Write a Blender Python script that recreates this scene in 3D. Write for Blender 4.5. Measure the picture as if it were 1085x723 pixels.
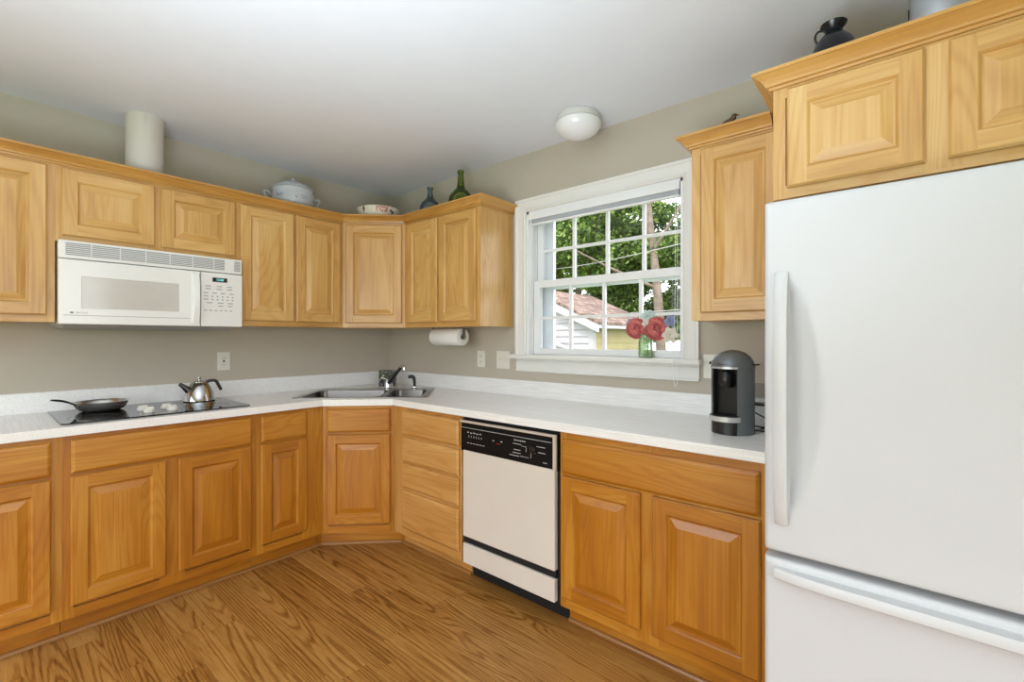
import bpy, bmesh, math, random
from mathutils import Vector, Matrix
from mathutils.geometry import tessellate_polygon
random.seed(7)
PI = math.pi
for o in list(bpy.data.objects): bpy.data.objects.remove(o)
SC = bpy.context.scene
COL = SC.collection

def S(r, g, b):
    f = lambda c: (c/255/12.92) if c/255 <= .04045 else ((c/255+.055)/1.055)**2.4
    return (f(r), f(g), f(b), 1)

# ------------------------------------------------------------------ camera, world, sun, daylight
cam = bpy.data.cameras.new('camera')
co = bpy.data.objects.new('camera', cam); COL.objects.link(co)
co.location = (3.2972, -2.3111, 1.2853)
co.rotation_euler = (PI/2, 0, math.radians(40.223))
cam.sensor_width = 36; cam.lens = 36*488.73/1085
cam.shift_y = -(361.5-358.63)/1085
cam.clip_start = .02; cam.clip_end = 200
SC.camera = co
SC.view_settings.view_transform = 'Standard'
SC.view_settings.look = 'None'
SC.view_settings.gamma = 1
SC.view_settings.use_curve_mapping = False
SC.view_settings.exposure = 0.14

W = bpy.data.worlds.new('overcast_sky'); SC.world = W; W.use_nodes = True
wn = W.node_tree; bg = wn.nodes['Background']
bg.inputs['Color'].default_value = (.93, .96, 1.0, 1); bg.inputs['Strength'].default_value = 4.0

def area(name, loc, rot, sx, sy, power, color):
    l = bpy.data.lights.new(name, 'AREA'); l.shape = 'RECTANGLE'; l.size = sx; l.size_y = sy
    l.energy = power; l.color = color
    o = bpy.data.objects.new(name, l); COL.objects.link(o); o.location = loc; o.rotation_euler = rot
    return o
sun = bpy.data.lights.new('sun', 'SUN'); sun.energy = 1.8; sun.angle = math.radians(4); sun.color = (1, .95, .86)
so = bpy.data.objects.new('sun', sun); COL.objects.link(so); so.rotation_euler = (math.radians(48), math.radians(8), math.radians(14))
# light portals in the window and in the openings of the two walls behind the camera: they only guide the sky's light in
for nm, loc, rot, sx, sy in (('portal_front_opening', (2.25, -4.42, 1.12), (-PI/2, 0, PI), 3.3, 2.15), ('portal_right_opening', (5.22, -2.35, 1.25), (0, PI/2, 0), 1.9, 2.3), ('portal_window', (1.966, .16, 1.62), (-PI/2, 0, 0), 1.0, .95)):
    p_ = area(nm, loc, rot, sx, sy, 1, (1, 1, 1)); p_.data.cycles.is_portal = True
# the photographer's flash, bounced off the ceiling
fl = area('bounce_flash', (2.72, -2.62, 1.02), (PI-.24, -.18, 0), 1.1, 1.1, 43, (.78, .89, 1)); fl.data.spread = math.radians(140)

# ------------------------------------------------------------------ materials
def newmat(name):
    m = bpy.data.materials.new(name); m.use_nodes = True
    return m, m.node_tree, m.node_tree.nodes['Principled BSDF']
def N(nt, t, **kw):
    n = nt.nodes.new(t)
    for k, v in kw.items(): setattr(n, k, v)
    return n
def plain(name, col, rough=.5, metal=0, bump=0, bscale=200, coat=0, var=.03, vscale=6, **kw):
    """procedural paint: faint noise in the colour and a fine bump"""
    m, nt, b = newmat(name)
    tc = N(nt, 'ShaderNodeTexCoord')
    nz = N(nt, 'ShaderNodeTexNoise'); nz.inputs['Scale'].default_value = vscale; nz.inputs['Detail'].default_value = 4
    nt.links.new(tc.outputs['Object'], nz.inputs['Vector'])
    rp = N(nt, 'ShaderNodeValToRGB')
    rp.color_ramp.elements[0].position = .3; rp.color_ramp.elements[1].position = .7
    rp.color_ramp.elements[0].color = tuple(c*(1-var) for c in col[:3])+(1,)
    rp.color_ramp.elements[1].color = tuple(min(1, c*(1+var)) for c in col[:3])+(1,)
    nt.links.new(nz.outputs['Fac'], rp.inputs['Fac']); nt.links.new(rp.outputs['Color'], b.inputs['Base Color'])
    b.inputs['Roughness'].default_value = rough; b.inputs['Metallic'].default_value = metal
    b.inputs['Coat Weight'].default_value = coat; b.inputs['Coat Roughness'].default_value = .15
    if bump:
        n2 = N(nt, 'ShaderNodeTexNoise'); n2.inputs['Scale'].default_value = bscale; n2.inputs['Detail'].default_value = 2
        nt.links.new(tc.outputs['Object'], n2.inputs['Vector'])
        bp = N(nt, 'ShaderNodeBump'); bp.inputs['Strength'].default_value = bump; bp.inputs['Distance'].default_value = .002
        nt.links.new(n2.outputs['Fac'], bp.inputs['Height']); nt.links.new(bp.outputs['Normal'], b.inputs['Normal'])
    for k, v in kw.items(): b.inputs[k.replace('_', ' ')].default_value = v
    return m
def math_(nt, op, a, b=None, c=None):
    n = N(nt, 'ShaderNodeMath', operation=op)
    for i, v in enumerate((a, b, c)):
        if v is None: continue
        if isinstance(v, (int, float)): n.inputs[i].default_value = v
        else: nt.links.new(v, n.inputs[i])
    return n.outputs[0]
def wood(name, horizontal, dark, mid, light, rough=.33, coat=.25):
    m, nt, b = newmat(name)
    tc = N(nt, 'ShaderNodeTexCoord'); oi = N(nt, 'ShaderNodeObjectInfo')
    off = N(nt, 'ShaderNodeVectorMath', operation='SCALE'); off.inputs['Scale'].default_value = 37.0
    cmb = N(nt, 'ShaderNodeCombineXYZ')
    for k in range(3): nt.links.new(oi.outputs['Random'], cmb.inputs[k])
    nt.links.new(cmb.outputs[0], off.inputs[0])
    def stretched(a, bb, scale, detail, dist=0):
        mp = N(nt, 'ShaderNodeMapping')
        mp.inputs['Scale'].default_value = (a, a, bb) if horizontal else (bb, bb, a)
        nt.links.new(tc.outputs['Object'], mp.inputs['Vector'])
        ad = N(nt, 'ShaderNodeVectorMath', operation='ADD')
        nt.links.new(mp.outputs[0], ad.inputs[0]); nt.links.new(off.outputs[0], ad.inputs[1])
        nz = N(nt, 'ShaderNodeTexNoise'); nz.inputs['Scale'].default_value = scale
        nz.inputs['Detail'].default_value = detail; nz.inputs['Distortion'].default_value = dist
        nt.links.new(ad.outputs[0], nz.inputs['Vector'])
        return nz.outputs['Fac']
    broad = stretched(.6, 2.6, 2.2, 3, .6)      # soft blotches
    rings = stretched(.32, 3.4, 1.5, 2, .5)     # contour lines = cathedral figure
    fine = stretched(2.5, 90, 1.5, 4)           # pores
    r = math_(nt, 'SINE', math_(nt, 'MULTIPLY', rings, 130.0))
    r = math_(nt, 'POWER', math_(nt, 'MULTIPLY_ADD', r, .5, .5), 2.2)
    v = math_(nt, 'ADD', math_(nt, 'MULTIPLY', broad, .80), math_(nt, 'MULTIPLY', fine, .36))
    v = math_(nt, 'SUBTRACT', v, math_(nt, 'MULTIPLY', r, .12))
    v = math_(nt, 'ADD', v, math_(nt, 'MULTIPLY_ADD', oi.outputs['Random'], .14, -.10))
    rp = N(nt, 'ShaderNodeValToRGB'); e = rp.color_ramp.elements
    e[0].position = .22; e[0].color = dark; e[1].position = .80; e[1].color = light
    x = e.new(.50); x.color = mid
    nt.links.new(v, rp.inputs['Fac']); nt.links.new(rp.outputs['Color'], b.inputs['Base Color'])
    b.inputs['Roughness'].default_value = rough; b.inputs['Coat Weight'].default_value = coat; b.inputs['Coat Roughness'].default_value = .22
    bp = N(nt, 'ShaderNodeBump'); bp.inputs['Strength'].default_value = .10; bp.inputs['Distance'].default_value = .001
    nt.links.new(fine, bp.inputs['Height']); nt.links.new(bp.outputs['Normal'], b.inputs['Normal'])
    return m
MD, MM, ML = S(180, 132, 68), S(206, 159, 90), S(222, 185, 120)
WV = wood('maple_upright_grain', False, MD, MM, ML); WH = wood('maple_level_grain', True, MD, MM, ML)
BD, BM, BL = S(152, 90, 14), S(174, 110, 22), S(196, 140, 52)  # base cabinet maple; darker orange tone paints in light bounced off the floor
BV = wood('floor_bounce_maple_upright_grain', False, BD, BM, BL); BH = wood('floor_bounce_maple_level_grain', True, BD, BM, BL)
CW = wood('crown_maple', True, S(176, 124, 56), S(198, 147, 74), S(212, 166, 96))
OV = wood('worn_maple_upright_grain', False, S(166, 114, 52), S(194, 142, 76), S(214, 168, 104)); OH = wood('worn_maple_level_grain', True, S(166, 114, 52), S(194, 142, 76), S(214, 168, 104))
CW2 = wood('trim_wood', True, S(122, 80, 34), S(146, 100, 48), S(166, 120, 66))

def floor_mat():
    m, nt, b = newmat('oak_plank_floor')
    tc = N(nt, 'ShaderNodeTexCoord'); sp = N(nt, 'ShaderNodeSeparateXYZ'); nt.links.new(tc.outputs['Object'], sp.inputs[0])
    X, Y = sp.outputs[0], sp.outputs[1]
    pw = .108
    yr = math_(nt, 'DIVIDE', Y, pw); row = math_(nt, 'FLOOR', yr); fy = math_(nt, 'FRACT', yr)
    wr = N(nt, 'ShaderNodeTexWhiteNoise', noise_dimensions='1D'); nt.links.new(row, wr.inputs['W'])
    xs = math_(nt, 'DIVIDE', math_(nt, 'ADD', X, math_(nt, 'MULTIPLY', wr.outputs['Value'], 5.0)), 1.22)
    col = math_(nt, 'FLOOR', xs); fx = math_(nt, 'FRACT', xs)
    cid = N(nt, 'ShaderNodeCombineXYZ'); nt.links.new(row, cid.inputs[0]); nt.links.new(col, cid.inputs[1])
    wn_ = N(nt, 'ShaderNodeTexWhiteNoise', noise_dimensions='3D'); nt.links.new(cid.outputs[0], wn_.inputs['Vector'])
    rnd = wn_.outputs['Value']
    # edge distance = seam
    ey = math_(nt, 'MULTIPLY', math_(nt, 'MINIMUM', fy, math_(nt, 'SUBTRACT', 1.0, fy)), pw)
    ex = math_(nt, 'MULTIPLY', math_(nt, 'MINIMUM', fx, math_(nt, 'SUBTRACT', 1.0, fx)), 1.22)
    seam = math_(nt, 'LESS_THAN', math_(nt, 'MINIMUM', ex, ey), .0011)
    def nz(sx, sy, detail, dist=0, seed=1.0, rough=.5):
        c = N(nt, 'ShaderNodeCombineXYZ')
        nt.links.new(math_(nt, 'MULTIPLY', X, sx), c.inputs[0]); nt.links.new(math_(nt, 'MULTIPLY', Y, sy), c.inputs[1])
        nt.links.new(math_(nt, 'MULTIPLY', rnd, 53.0*seed), c.inputs[2])
        n = N(nt, 'ShaderNodeTexNoise'); n.inputs['Scale'].default_value = 1; n.inputs['Detail'].default_value = detail
        n.inputs['Distortion'].default_value = dist; n.inputs['Roughness'].default_value = rough
        nt.links.new(c.outputs[0], n.inputs['Vector']); return n.outputs['Fac']
    rx = math_(nt, 'MULTIPLY_ADD', math_(nt, 'FRACT', math_(nt, 'MULTIPLY', rnd, 17.0)), .62, .06)
    ring = nz(rx, 7.0, 1.2, .25)
    wob = nz(14, 60, 2, 0, 1.7)
    r = math_(nt, 'SINE', math_(nt, 'ADD', math_(nt, 'MULTIPLY', ring, 165.0), math_(nt, 'MULTIPLY', wob, 2.4)))
    r = math_(nt, 'POWER', math_(nt, 'MULTIPLY_ADD', r, .5, .5), 2.6)
    pores = nz(9, 330, 3, 0, 2.3, .6)
    tone = nz(1.0, 6, 2, 0, 3.1)
    v = math_(nt, 'ADD', math_(nt, 'MULTIPLY', tone, .40), math_(nt, 'MULTIPLY', rnd, .10))
    v = math_(nt, 'ADD', v, math_(nt, 'MULTIPLY', pores, .52))
    v = math_(nt, 'SUBTRACT', v, math_(nt, 'MULTIPLY', r, .19))
    v = math_(nt, 'SUBTRACT', v, math_(nt, 'MULTIPLY', seam, .06))
    rp = N(nt, 'ShaderNodeValToRGB'); e = rp.color_ramp.elements
    e[0].position = .10; e[0].color = S(90, 52, 14); e[1].position = .62; e[1].color = S(188, 140, 76)
    e.new(.28).color = S(128, 81, 29); e.new(.44).color = S(164, 114, 52)
    nt.links.new(v, rp.inputs['Fac']); nt.links.new(rp.outputs['Color'], b.inputs['Base Color'])
    b.inputs['Roughness'].default_value = .42; b.inputs['Specular IOR Level'].default_value = .35
    bp = N(nt, 'ShaderNodeBump'); bp.inputs['Strength'].default_value = .25; bp.inputs['Distance'].default_value = .0012
    nt.links.new(v, bp.inputs['Height']); nt.links.new(bp.outputs['Normal'], b.inputs['Normal'])
    return m
def laminate():
    m, nt, b = newmat('white_laminate')
    tc = N(nt, 'ShaderNodeTexCoord')
    mp = N(nt, 'ShaderNodeMapping'); mp.inputs['Rotation'].default_value = (0, 0, math.radians(0)); mp.inputs['Scale'].default_value = (6, 260, 200)
    nt.links.new(tc.outputs['Object'], mp.inputs[0])
    nz = N(nt, 'ShaderNodeTexNoise'); nz.inputs['Scale'].default_value = 1; nz.inputs['Detail'].default_value = 4
    nt.links.new(mp.outputs[0], nz.inputs['Vector'])
    rp = N(nt, 'ShaderNodeValToRGB'); rp.color_ramp.elements[0].position = .35; rp.color_ramp.elements[1].position = .62
    rp.color_ramp.elements[0].color = S(232, 231, 228); rp.color_ramp.elements[1].color = S(246, 246, 244)
    nt.links.new(nz.outputs['Fac'], rp.inputs['Fac']); nt.links.new(rp.outputs['Color'], b.inputs['Base Color'])
    b.inputs['Roughness'].default_value = .24; b.inputs['Specular IOR Level'].default_value = .6
    return m
def glass(name, tint=(1, 1, 1, 1), rough=0.0, ior=1.45, mix=1.0, body=None):
    """clear glass whose transmitted part lets light straight through, with fresnel reflection"""
    m, nt, b = newmat(name)
    nt.nodes.remove(b); out = nt.nodes['Material Output']
    tr = N(nt, 'ShaderNodeBsdfTransparent'); tr.inputs['Color'].default_value = tint
    gl = N(nt, 'ShaderNodeBsdfGlossy'); gl.inputs['Roughness'].default_value = rough
    fr = N(nt, 'ShaderNodeFresnel'); fr.inputs['IOR'].default_value = ior
    mx = N(nt, 'ShaderNodeMixShader')
    nt.links.new(fr.outputs[0], mx.inputs[0]); nt.links.new(tr.outputs[0], mx.inputs[1]); nt.links.new(gl.outputs[0], mx.inputs[2])
    if body:   # a little of the light scatters in the coloured glass
        df = N(nt, 'ShaderNodeBsdfDiffuse'); df.inputs['Color'].default_value = body
        tl = N(nt, 'ShaderNodeBsdfTranslucent'); tl.inputs['Color'].default_value = body
        m1 = N(nt, 'ShaderNodeMixShader'); nt.links.new(df.outputs[0], m1.inputs[1]); nt.links.new(tl.outputs[0], m1.inputs[2])
        m2 = N(nt, 'ShaderNodeMixShader'); m2.inputs[0].default_value = 1-mix
        nt.links.new(mx.outputs[0], m2.inputs[1]); nt.links.new(m1.outputs[0], m2.inputs[2])
        nt.links.new(m2.outputs[0], out.inputs['Surface'])
    else: nt.links.new(mx.outputs[0], out.inputs['Surface'])
    return m
M = dict(
    floor=floor_mat(), laminate=laminate(),
    wall=plain('greige_wall_paint', S(190, 181, 166), .75, bump=.12, bscale=260, var=.015),
    ceiling=plain('ceiling_paint', S(228, 232, 240), .9, bump=.1, bscale=180, var=.01),
    trim=plain('white_trim_paint', S(232, 231, 227), .35, var=.01),
    vinyl=plain('white_vinyl', S(238, 239, 240), .3, var=.01),
    storm=plain('storm_frame_paint', S(222, 227, 233), .4, var=.02),
    fridge=plain('fridge_enamel', S(209, 210, 212), .36, bump=.10, bscale=700, var=.008),
    handle=plain('fridge_handle_plastic', S(211, 212, 213), .34, var=.01),
    appl=plain('white_appliance_plastic', S(233, 232, 228), .22, var=.01, coat=.4),
    appl_d=plain('grey_appliance_plastic', S(150, 150, 148), .4, var=.03),
    mwglass=plain('microwave_window', S(200, 196, 188), .12, var=.03, vscale=12, coat=.6),
    black=plain('black_plastic', S(18, 18, 20), .3, var=.1),
    gap=plain('dark_rubber', S(9, 9, 9), .7, var=.1),
    almond=plain('almond_enamel', S(216, 208, 196), .3, var=.015, coat=.3),
    steel=plain('brushed_steel', S(142, 140, 136), .30, 1, bump=.05, bscale=300, var=.05),
    chrome=plain('chrome', S(205, 205, 205), .09, 1, var=.02),
    basin=plain('basin_steel', S(104, 102, 99), .26, 1, bump=.05, bscale=300, var=.05),
    pansteel=plain('pan_steel', S(200, 198, 194), .20, .9, var=.04, vscale=30),
    darkchrome=plain('dark_chrome', S(92, 92, 94), .2, .8, var=.05),
    cooktop=plain('black_glass', S(8, 8, 9), .03, var=.2),
    burner=plain('burner_print', S(46, 46, 48), .1, var=.1),
    paper=plain('paper_towel', S(236, 235, 232), .95, bump=.5, bscale=120, var=.01),
    plate=plain('ivory_wall_plate', S(226, 222, 212), .35, var=.01),
    socket=plain('outlet_slot', S(40, 38, 36), .6, var=.1),
    porcelain=plain('grey_white_porcelain', S(196, 200, 206), .18, var=.03, vscale=10, coat=.4),
    decal=plain('dark_painted_sprigs', S(60, 58, 70), .4, var=.3, vscale=200),
    bowl=plain('cream_pottery', S(228, 216, 200), .3, var=.03),
    pinkdecal=plain('pink_painted_flowers', S(190, 132, 118), .4, var=.25, vscale=60),
    duct=plain('white_painted_duct', S(206, 202, 194), .55, var=.02),
    vaseblack=plain('blue_black_glaze', S(14, 18, 28), .25, var=.3),
    bronze=plain('aged_bronze', S(92, 72, 54), .4, .3, var=.3, vscale=60),
    machine=plain('titanium_plastic', S(118, 124, 126), .26, .5, var=.04),
    barpaint=plain('pale_bar_metal', S(198, 186, 172), .35, var=.02),
    dwblack=plain('dishwasher_black', S(8, 8, 9), .5, var=.1, Specular_IOR_Level=.2),
    tray=plain('chrome_band', S(205, 205, 207), .25, .5, var=.03),
    clearp=glass('clear_water_tank', (.86, .88, .9, 1), .05, 1.35),
    pane=glass('window_glass', (.985, .99, .99, 1), 0, 1.25),
    greenglass=glass('green_bottle_glass', (.80, .87, .55, 1), .03, 1.45, .80, S(110, 130, 60)),
    blueglass=glass('blue_grey_bottle_glass', (.86, .92, .93, 1), .03, 1.45, .82, S(130, 150, 158)),
    jarglass=glass('pale_green_jar_glass', (.93, .99, .90, 1), .02, 1.35, .80, S(225, 250, 205)),
    lightglass=plain('frosted_white_glass', S(236, 236, 238), .3, var=.01, coat=.5),
    lightbase=plain('light_base_metal', S(214, 212, 208), .45, var=.02),
    red=plain('dusty_red_petals', S(206, 98, 94), .7, var=.30, vscale=60),
    whitepetal=plain('cream_petals', S(236, 228, 214), .7, var=.08, vscale=60),
    bluepetal=plain('blue_petals', S(150, 160, 196), .7, var=.2, vscale=60),
    tealpetal=plain('pale_mint_petals', S(206, 226, 220), .7, var=.1, vscale=60),
    stem=plain('flower_stem', S(58, 98, 52), .6, var=.2, vscale=80),
    print=plain('grey_print', S(130, 130, 130), .5, var=.1),
    lprint=plain('light_print', S(190, 190, 190), .5, var=.1),
    siding=plain('white_siding', S(168, 164, 170), .6, var=.03),
    siding2=plain('yellow_reflection_siding', S(152, 137, 90), .6, var=.12, vscale=3),  # garage side wall siding, yellow reflected light painted into its colour
    bark=plain('grey_brown_bark', S(112, 98, 88), .9, bump=.8, bscale=14, var=.35, vscale=5),
    grass=plain('lawn', S(92, 118, 56), .9, var=.3, vscale=2),
    wire=plain('utility_wire', S(150, 148, 144), .6, var=.05),
    brick=plain('exterior_wall', S(196, 190, 184), .8, var=.08),
)
def emis(name, col, s):
    m, nt, b = newmat(name); b.inputs['Base Color'].default_value = col
    b.inputs['Emission Color'].default_value = col; b.inputs['Emission Strength'].default_value = s; return m
M['digits'] = emis('lit_clock_digits', S(120, 225, 215), 1.0)
M['redled'] = emis('red_indicator', S(220, 40, 40), .8)
def shingles():
    m, nt, b = newmat('brown_shingles')
    tc = N(nt, 'ShaderNodeTexCoord'); mp = N(nt, 'ShaderNodeMapping')
    mp.inputs['Rotation'].default_value = (0, 0, PI/2)
    nt.links.new(tc.outputs['Object'], mp.inputs[0])
    br = N(nt, 'ShaderNodeTexBrick'); br.inputs['Scale'].default_value = 1; br.inputs['Brick Width'].default_value = .3; br.inputs['Row Height'].default_value = .13
    br.inputs['Mortar Size'].default_value = .012
    br.inputs['Color1'].default_value = S(140, 116, 104); br.inputs['Color2'].default_value = S(100, 80, 72); br.inputs['Mortar'].default_value = S(60, 48, 44)
    nt.links.new(mp.outputs[0], br.inputs['Vector'])
    nz = N(nt, 'ShaderNodeTexNoise'); nz.inputs['Scale'].default_value = 9; nz.inputs['Detail'].default_value = 6
    nt.links.new(tc.outputs['Object'], nz.inputs['Vector'])
    mx = N(nt, 'ShaderNodeMix', data_type='RGBA', blend_type='OVERLAY'); mx.inputs[0].default_value = .7
    nt.links.new(br.outputs['Color'], mx.inputs[6]); nt.links.new(nz.outputs['Fac'], mx.inputs[7])
    nt.links.new(mx.outputs[2], b.inputs['Base Color']); b.inputs['Roughness'].default_value = .9
    return m
M['shingles'] = shingles()
def leafmat():
    m, nt, b = newmat('leaf_green')
    ge = N(nt, 'ShaderNodeNewGeometry')
    rp = N(nt, 'ShaderNodeValToRGB'); e = rp.color_ramp.elements
    e[0].color = S(60, 82, 36); e[1].color = S(156, 178, 92); e.new(.5).color = S(100, 128, 56)
    nt.links.new(ge.outputs['Random Per Island'], rp.inputs['Fac']); nt.links.new(rp.outputs['Color'], b.inputs['Base Color'])
    b.inputs['Roughness'].default_value = .55
    out = nt.nodes['Material Output']
    tl = N(nt, 'ShaderNodeBsdfTranslucent'); nt.links.new(rp.outputs['Color'], tl.inputs['Color'])
    mx = N(nt, 'ShaderNodeMixShader'); mx.inputs[0].default_value = .35
    nt.links.new(b.outputs[0], mx.inputs[1]); nt.links.new(tl.outputs[0], mx.inputs[2]); nt.links.new(mx.outputs[0], out.inputs['Surface'])
    return m
M['leaf'] = leafmat()
def petals(name, c0, c1):
    m, nt, b = newmat(name); ge = N(nt, 'ShaderNodeNewGeometry'); rp = N(nt, 'ShaderNodeValToRGB')
    rp.color_ramp.elements[0].color = c0; rp.color_ramp.elements[1].color = c1
    nt.links.new(ge.outputs['Random Per Island'], rp.inputs['Fac']); nt.links.new(rp.outputs['Color'], b.inputs['Base Color']); b.inputs['Roughness'].default_value = .6
    return m
M['red'] = petals('dusty_red_petals', S(158, 56, 66), S(226, 128, 116))

# ------------------------------------------------------------------ object helpers
def thing(name, label, cat, loc=(0, 0, 0), group=None, rz=0):
    o = bpy.data.objects.new(name, None); COL.objects.link(o); o.location = loc; o.rotation_euler = (0, 0, rz)
    o.empty_display_size = .05
    o['label'] = label; o['category'] = cat
    if group: o['group'] = group
    return o
def obj(name, bm, mats, parent=None, world=True, bevel=0, smooth=False, label=None, recalc=True):
    """mesh object; bm in world coordinates unless world=False (then local to the parent)"""
    if recalc: bmesh.ops.recalc_face_normals(bm, faces=bm.faces)
    me = bpy.data.meshes.new(name)
    origin = Vector((0, 0, 0))
    if parent is not None and world:
        r = parent
        while r is not None: origin += Vector(r.location); r = r.parent
        bmesh.ops.translate(bm, verts=bm.verts, vec=-origin)
    bm.to_mesh(me); bm.free()
    o = bpy.data.objects.new(name, me); COL.objects.link(o)
    if parent is not None: o.parent = parent
    for m in (mats if isinstance(mats, (list, tuple)) else [mats]): me.materials.append(m)
    if smooth:
        for p in me.polygons: p.use_smooth = True
        try: me.set_sharp_from_angle(angle=math.radians(38))
        except Exception: pass
    if bevel:
        md = o.modifiers.new('edge', 'BEVEL'); md.width = bevel; md.segments = 2; md.limit_method = 'ANGLE'; md.angle_limit = math.radians(40)
    if label: o['label'] = label
    return o
def tag(o, label, cat, group=None):
    o['label'] = label; o['category'] = cat
    if group: o['group'] = group
    return o
def settle(o, at):
    """move a one-mesh thing's origin to its base point"""
    v = Vector(at)
    for x in o.data.vertices: x.co -= v
    o.location = v
    return o
def struct(name, bm, mats, parent=None, **kw):
    o = obj(name, bm, mats, parent, **kw)
    if parent is None: o['kind'] = 'structure'
    return o
def B(): return bmesh.new()
def box(bm, x0, x1, y0, y1, z0, z1, mi=0, T=None):
    vs = [bm.verts.new((x, y, z)) for z in (z0, z1) for y in (y0, y1) for x in (x0, x1)]
    if T is not None:
        for v in vs: v.co = T @ v.co
    for f in ((0, 2, 3, 1), (4, 5, 7, 6), (0, 1, 5, 4), (1, 3, 7, 5), (3, 2, 6, 7), (2, 0, 4, 6)):
        fa = bm.faces.new([vs[i] for i in f]); fa.material_index = mi
    return vs
def prism(bm, loops, T, d0, d1, mi=0):
    """solid from a 2-D outline with holes; T maps (a, b, d) to 3-D"""
    tris = tessellate_polygon([[Vector((a, b, 0)) for a, b in l] for l in loops])
    flat = [p for l in loops for p in l]
    v0 = [bm.verts.new(T(a, b, d0)) for a, b in flat]; v1 = [bm.verts.new(T(a, b, d1)) for a, b in flat]
    for t in tris:
        for vs in (v0, v1):
            try: bm.faces.new([vs[i] for i in t]).material_index = mi
            except ValueError: pass
    k = 0
    for l in loops:
        n = len(l)
        for i in range(n):
            a, b = k+i, k+(i+1) % n
            bm.faces.new((v0[a], v0[b], v1[b], v1[a])).material_index = mi
        k += n
def lathe(bm, prof, c=(0, 0, 0), seg=32, mi=0, sx=1, sy=1, T=None, close=False):
    rings = []
    for r, z in prof:
        if r < 1e-5: vs = [bm.verts.new((c[0], c[1], c[2]+z))]
        else: vs = [bm.verts.new((c[0]+sx*r*math.cos(2*PI*i/seg), c[1]+sy*r*math.sin(2*PI*i/seg), c[2]+z)) for i in range(seg)]
        if T is not None:
            for v in vs: v.co = T @ v.co
        rings.append(vs)
    pairs = list(zip(rings, rings[1:]))
    if close: pairs.append((rings[-1], rings[0]))
    for a, b in pairs:
        for i in range(seg):
            j = (i+1) % seg
            if len(a) == 1 and len(b) == 1: continue
            if len(a) == 1: f = bm.faces.new((a[0], b[i], b[j]))
            elif len(b) == 1: f = bm.faces.new((a[i], b[0], a[j]))
            else: f = bm.faces.new((a[i], b[i], b[j], a[j]))
            f.material_index = mi
def tube(bm, pts, rad, seg=10, mi=0, flat=1.0, cap=True):
    pts = [Vector(p) for p in pts]; n = len(pts)
    if not isinstance(rad, (list, tuple)): rad = [rad]*n
    up = Vector((0, 0, 1)); rings = []
    nrm = None
    for i, p in enumerate(pts):
        t = (pts[min(i+1, n-1)]-pts[max(i-1, 0)]).normalized()
        if nrm is None:
            nrm = t.cross(up)
            if nrm.length < 1e-3: nrm = t.cross(Vector((1, 0, 0)))
            nrm.normalize()
        else:
            nrm = (nrm - t*nrm.dot(t)).normalized()
        bn = t.cross(nrm)
        rings.append([bm.verts.new(p + rad[i]*(math.cos(2*PI*k/seg)*nrm + flat*math.sin(2*PI*k/seg)*bn)) for k in range(seg)])
    for a, b in zip(rings, rings[1:]):
        for k in range(seg):
            bm.faces.new((a[k], b[k], b[(k+1) % seg], a[(k+1) % seg])).material_index = mi
    if cap:
        bm.faces.new(rings[0]).material_index = mi; bm.faces.new(rings[-1]).material_index = mi
def bez(ps, n=12):
    """Catmull-Rom through the points"""
    ps = [Vector(p) for p in ps]; out = []
    q = [2*ps[0]-ps[1]]+ps+[2*ps[-1]-ps[-2]]
    for i in range(1, len(q)-2):
        for k in range(n):
            t = k/n
            out.append(.5*((2*q[i])+(-q[i-1]+q[i+1])*t+(2*q[i-1]-5*q[i]+4*q[i+1]-q[i+2])*t*t+(-q[i-1]+3*q[i]-3*q[i+1]+q[i+2])*t**3))
    out.append(ps[-1]); return out
def sweep(bm, path, prof, mi=0):
    """profile (offset outward, z) swept along a plan path, mitred; outward = right of the direction of travel"""
    P = [Vector((a, b)) for a, b in path]; n = len(P); rows = []
    for i in range(n):
        d0 = (P[i]-P[i-1]).normalized() if i > 0 else None
        d1 = (P[i+1]-P[i]).normalized() if i < n-1 else None
        n0 = Vector((d0.y, -d0.x)) if d0 else None; n1 = Vector((d1.y, -d1.x)) if d1 else None
        if n0 is None: m = n1
        elif n1 is None: m = n0
        else: m = (n0+n1)/(1+n0.dot(n1))
        rows.append([bm.verts.new((P[i].x+m.x*o, P[i].y+m.y*o, z)) for o, z in prof])
    k = len(prof)
    for a, b in zip(rows, rows[1:]):
        for j in range(k):
            bm.faces.new((a[j], b[j], b[(j+1) % k], a[(j+1) % k])).material_index = mi
    bm.faces.new(rows[0]); bm.faces.new(rows[-1])
class Face:
    """a vertical plane: P(u, d, z) = origin + u*along + d*outward"""
    def __init__(s, o, u, n): s.o = Vector((o[0], o[1], 0)); s.u = Vector((u[0], u[1], 0)).normalized(); s.n = Vector((n[0], n[1], 0)).normalized()
    def P(s, u, d, z): return s.o+s.u*u+s.n*d+Vector((0, 0, z))
def fbox(bm, F, u0, u1, d0, d1, z0, z1, mi=0):
    vs = [bm.verts.new(F.P(u, d, z)) for z in (z0, z1) for d in (d0, d1) for u in (u0, u1)]
    for f in ((0, 2, 3, 1), (4, 5, 7, 6), (0, 1, 5, 4), (1, 3, 7, 5), (3, 2, 6, 7), (2, 0, 4, 6)):
        bm.faces.new([vs[i] for i in f]).material_index = mi
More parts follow.
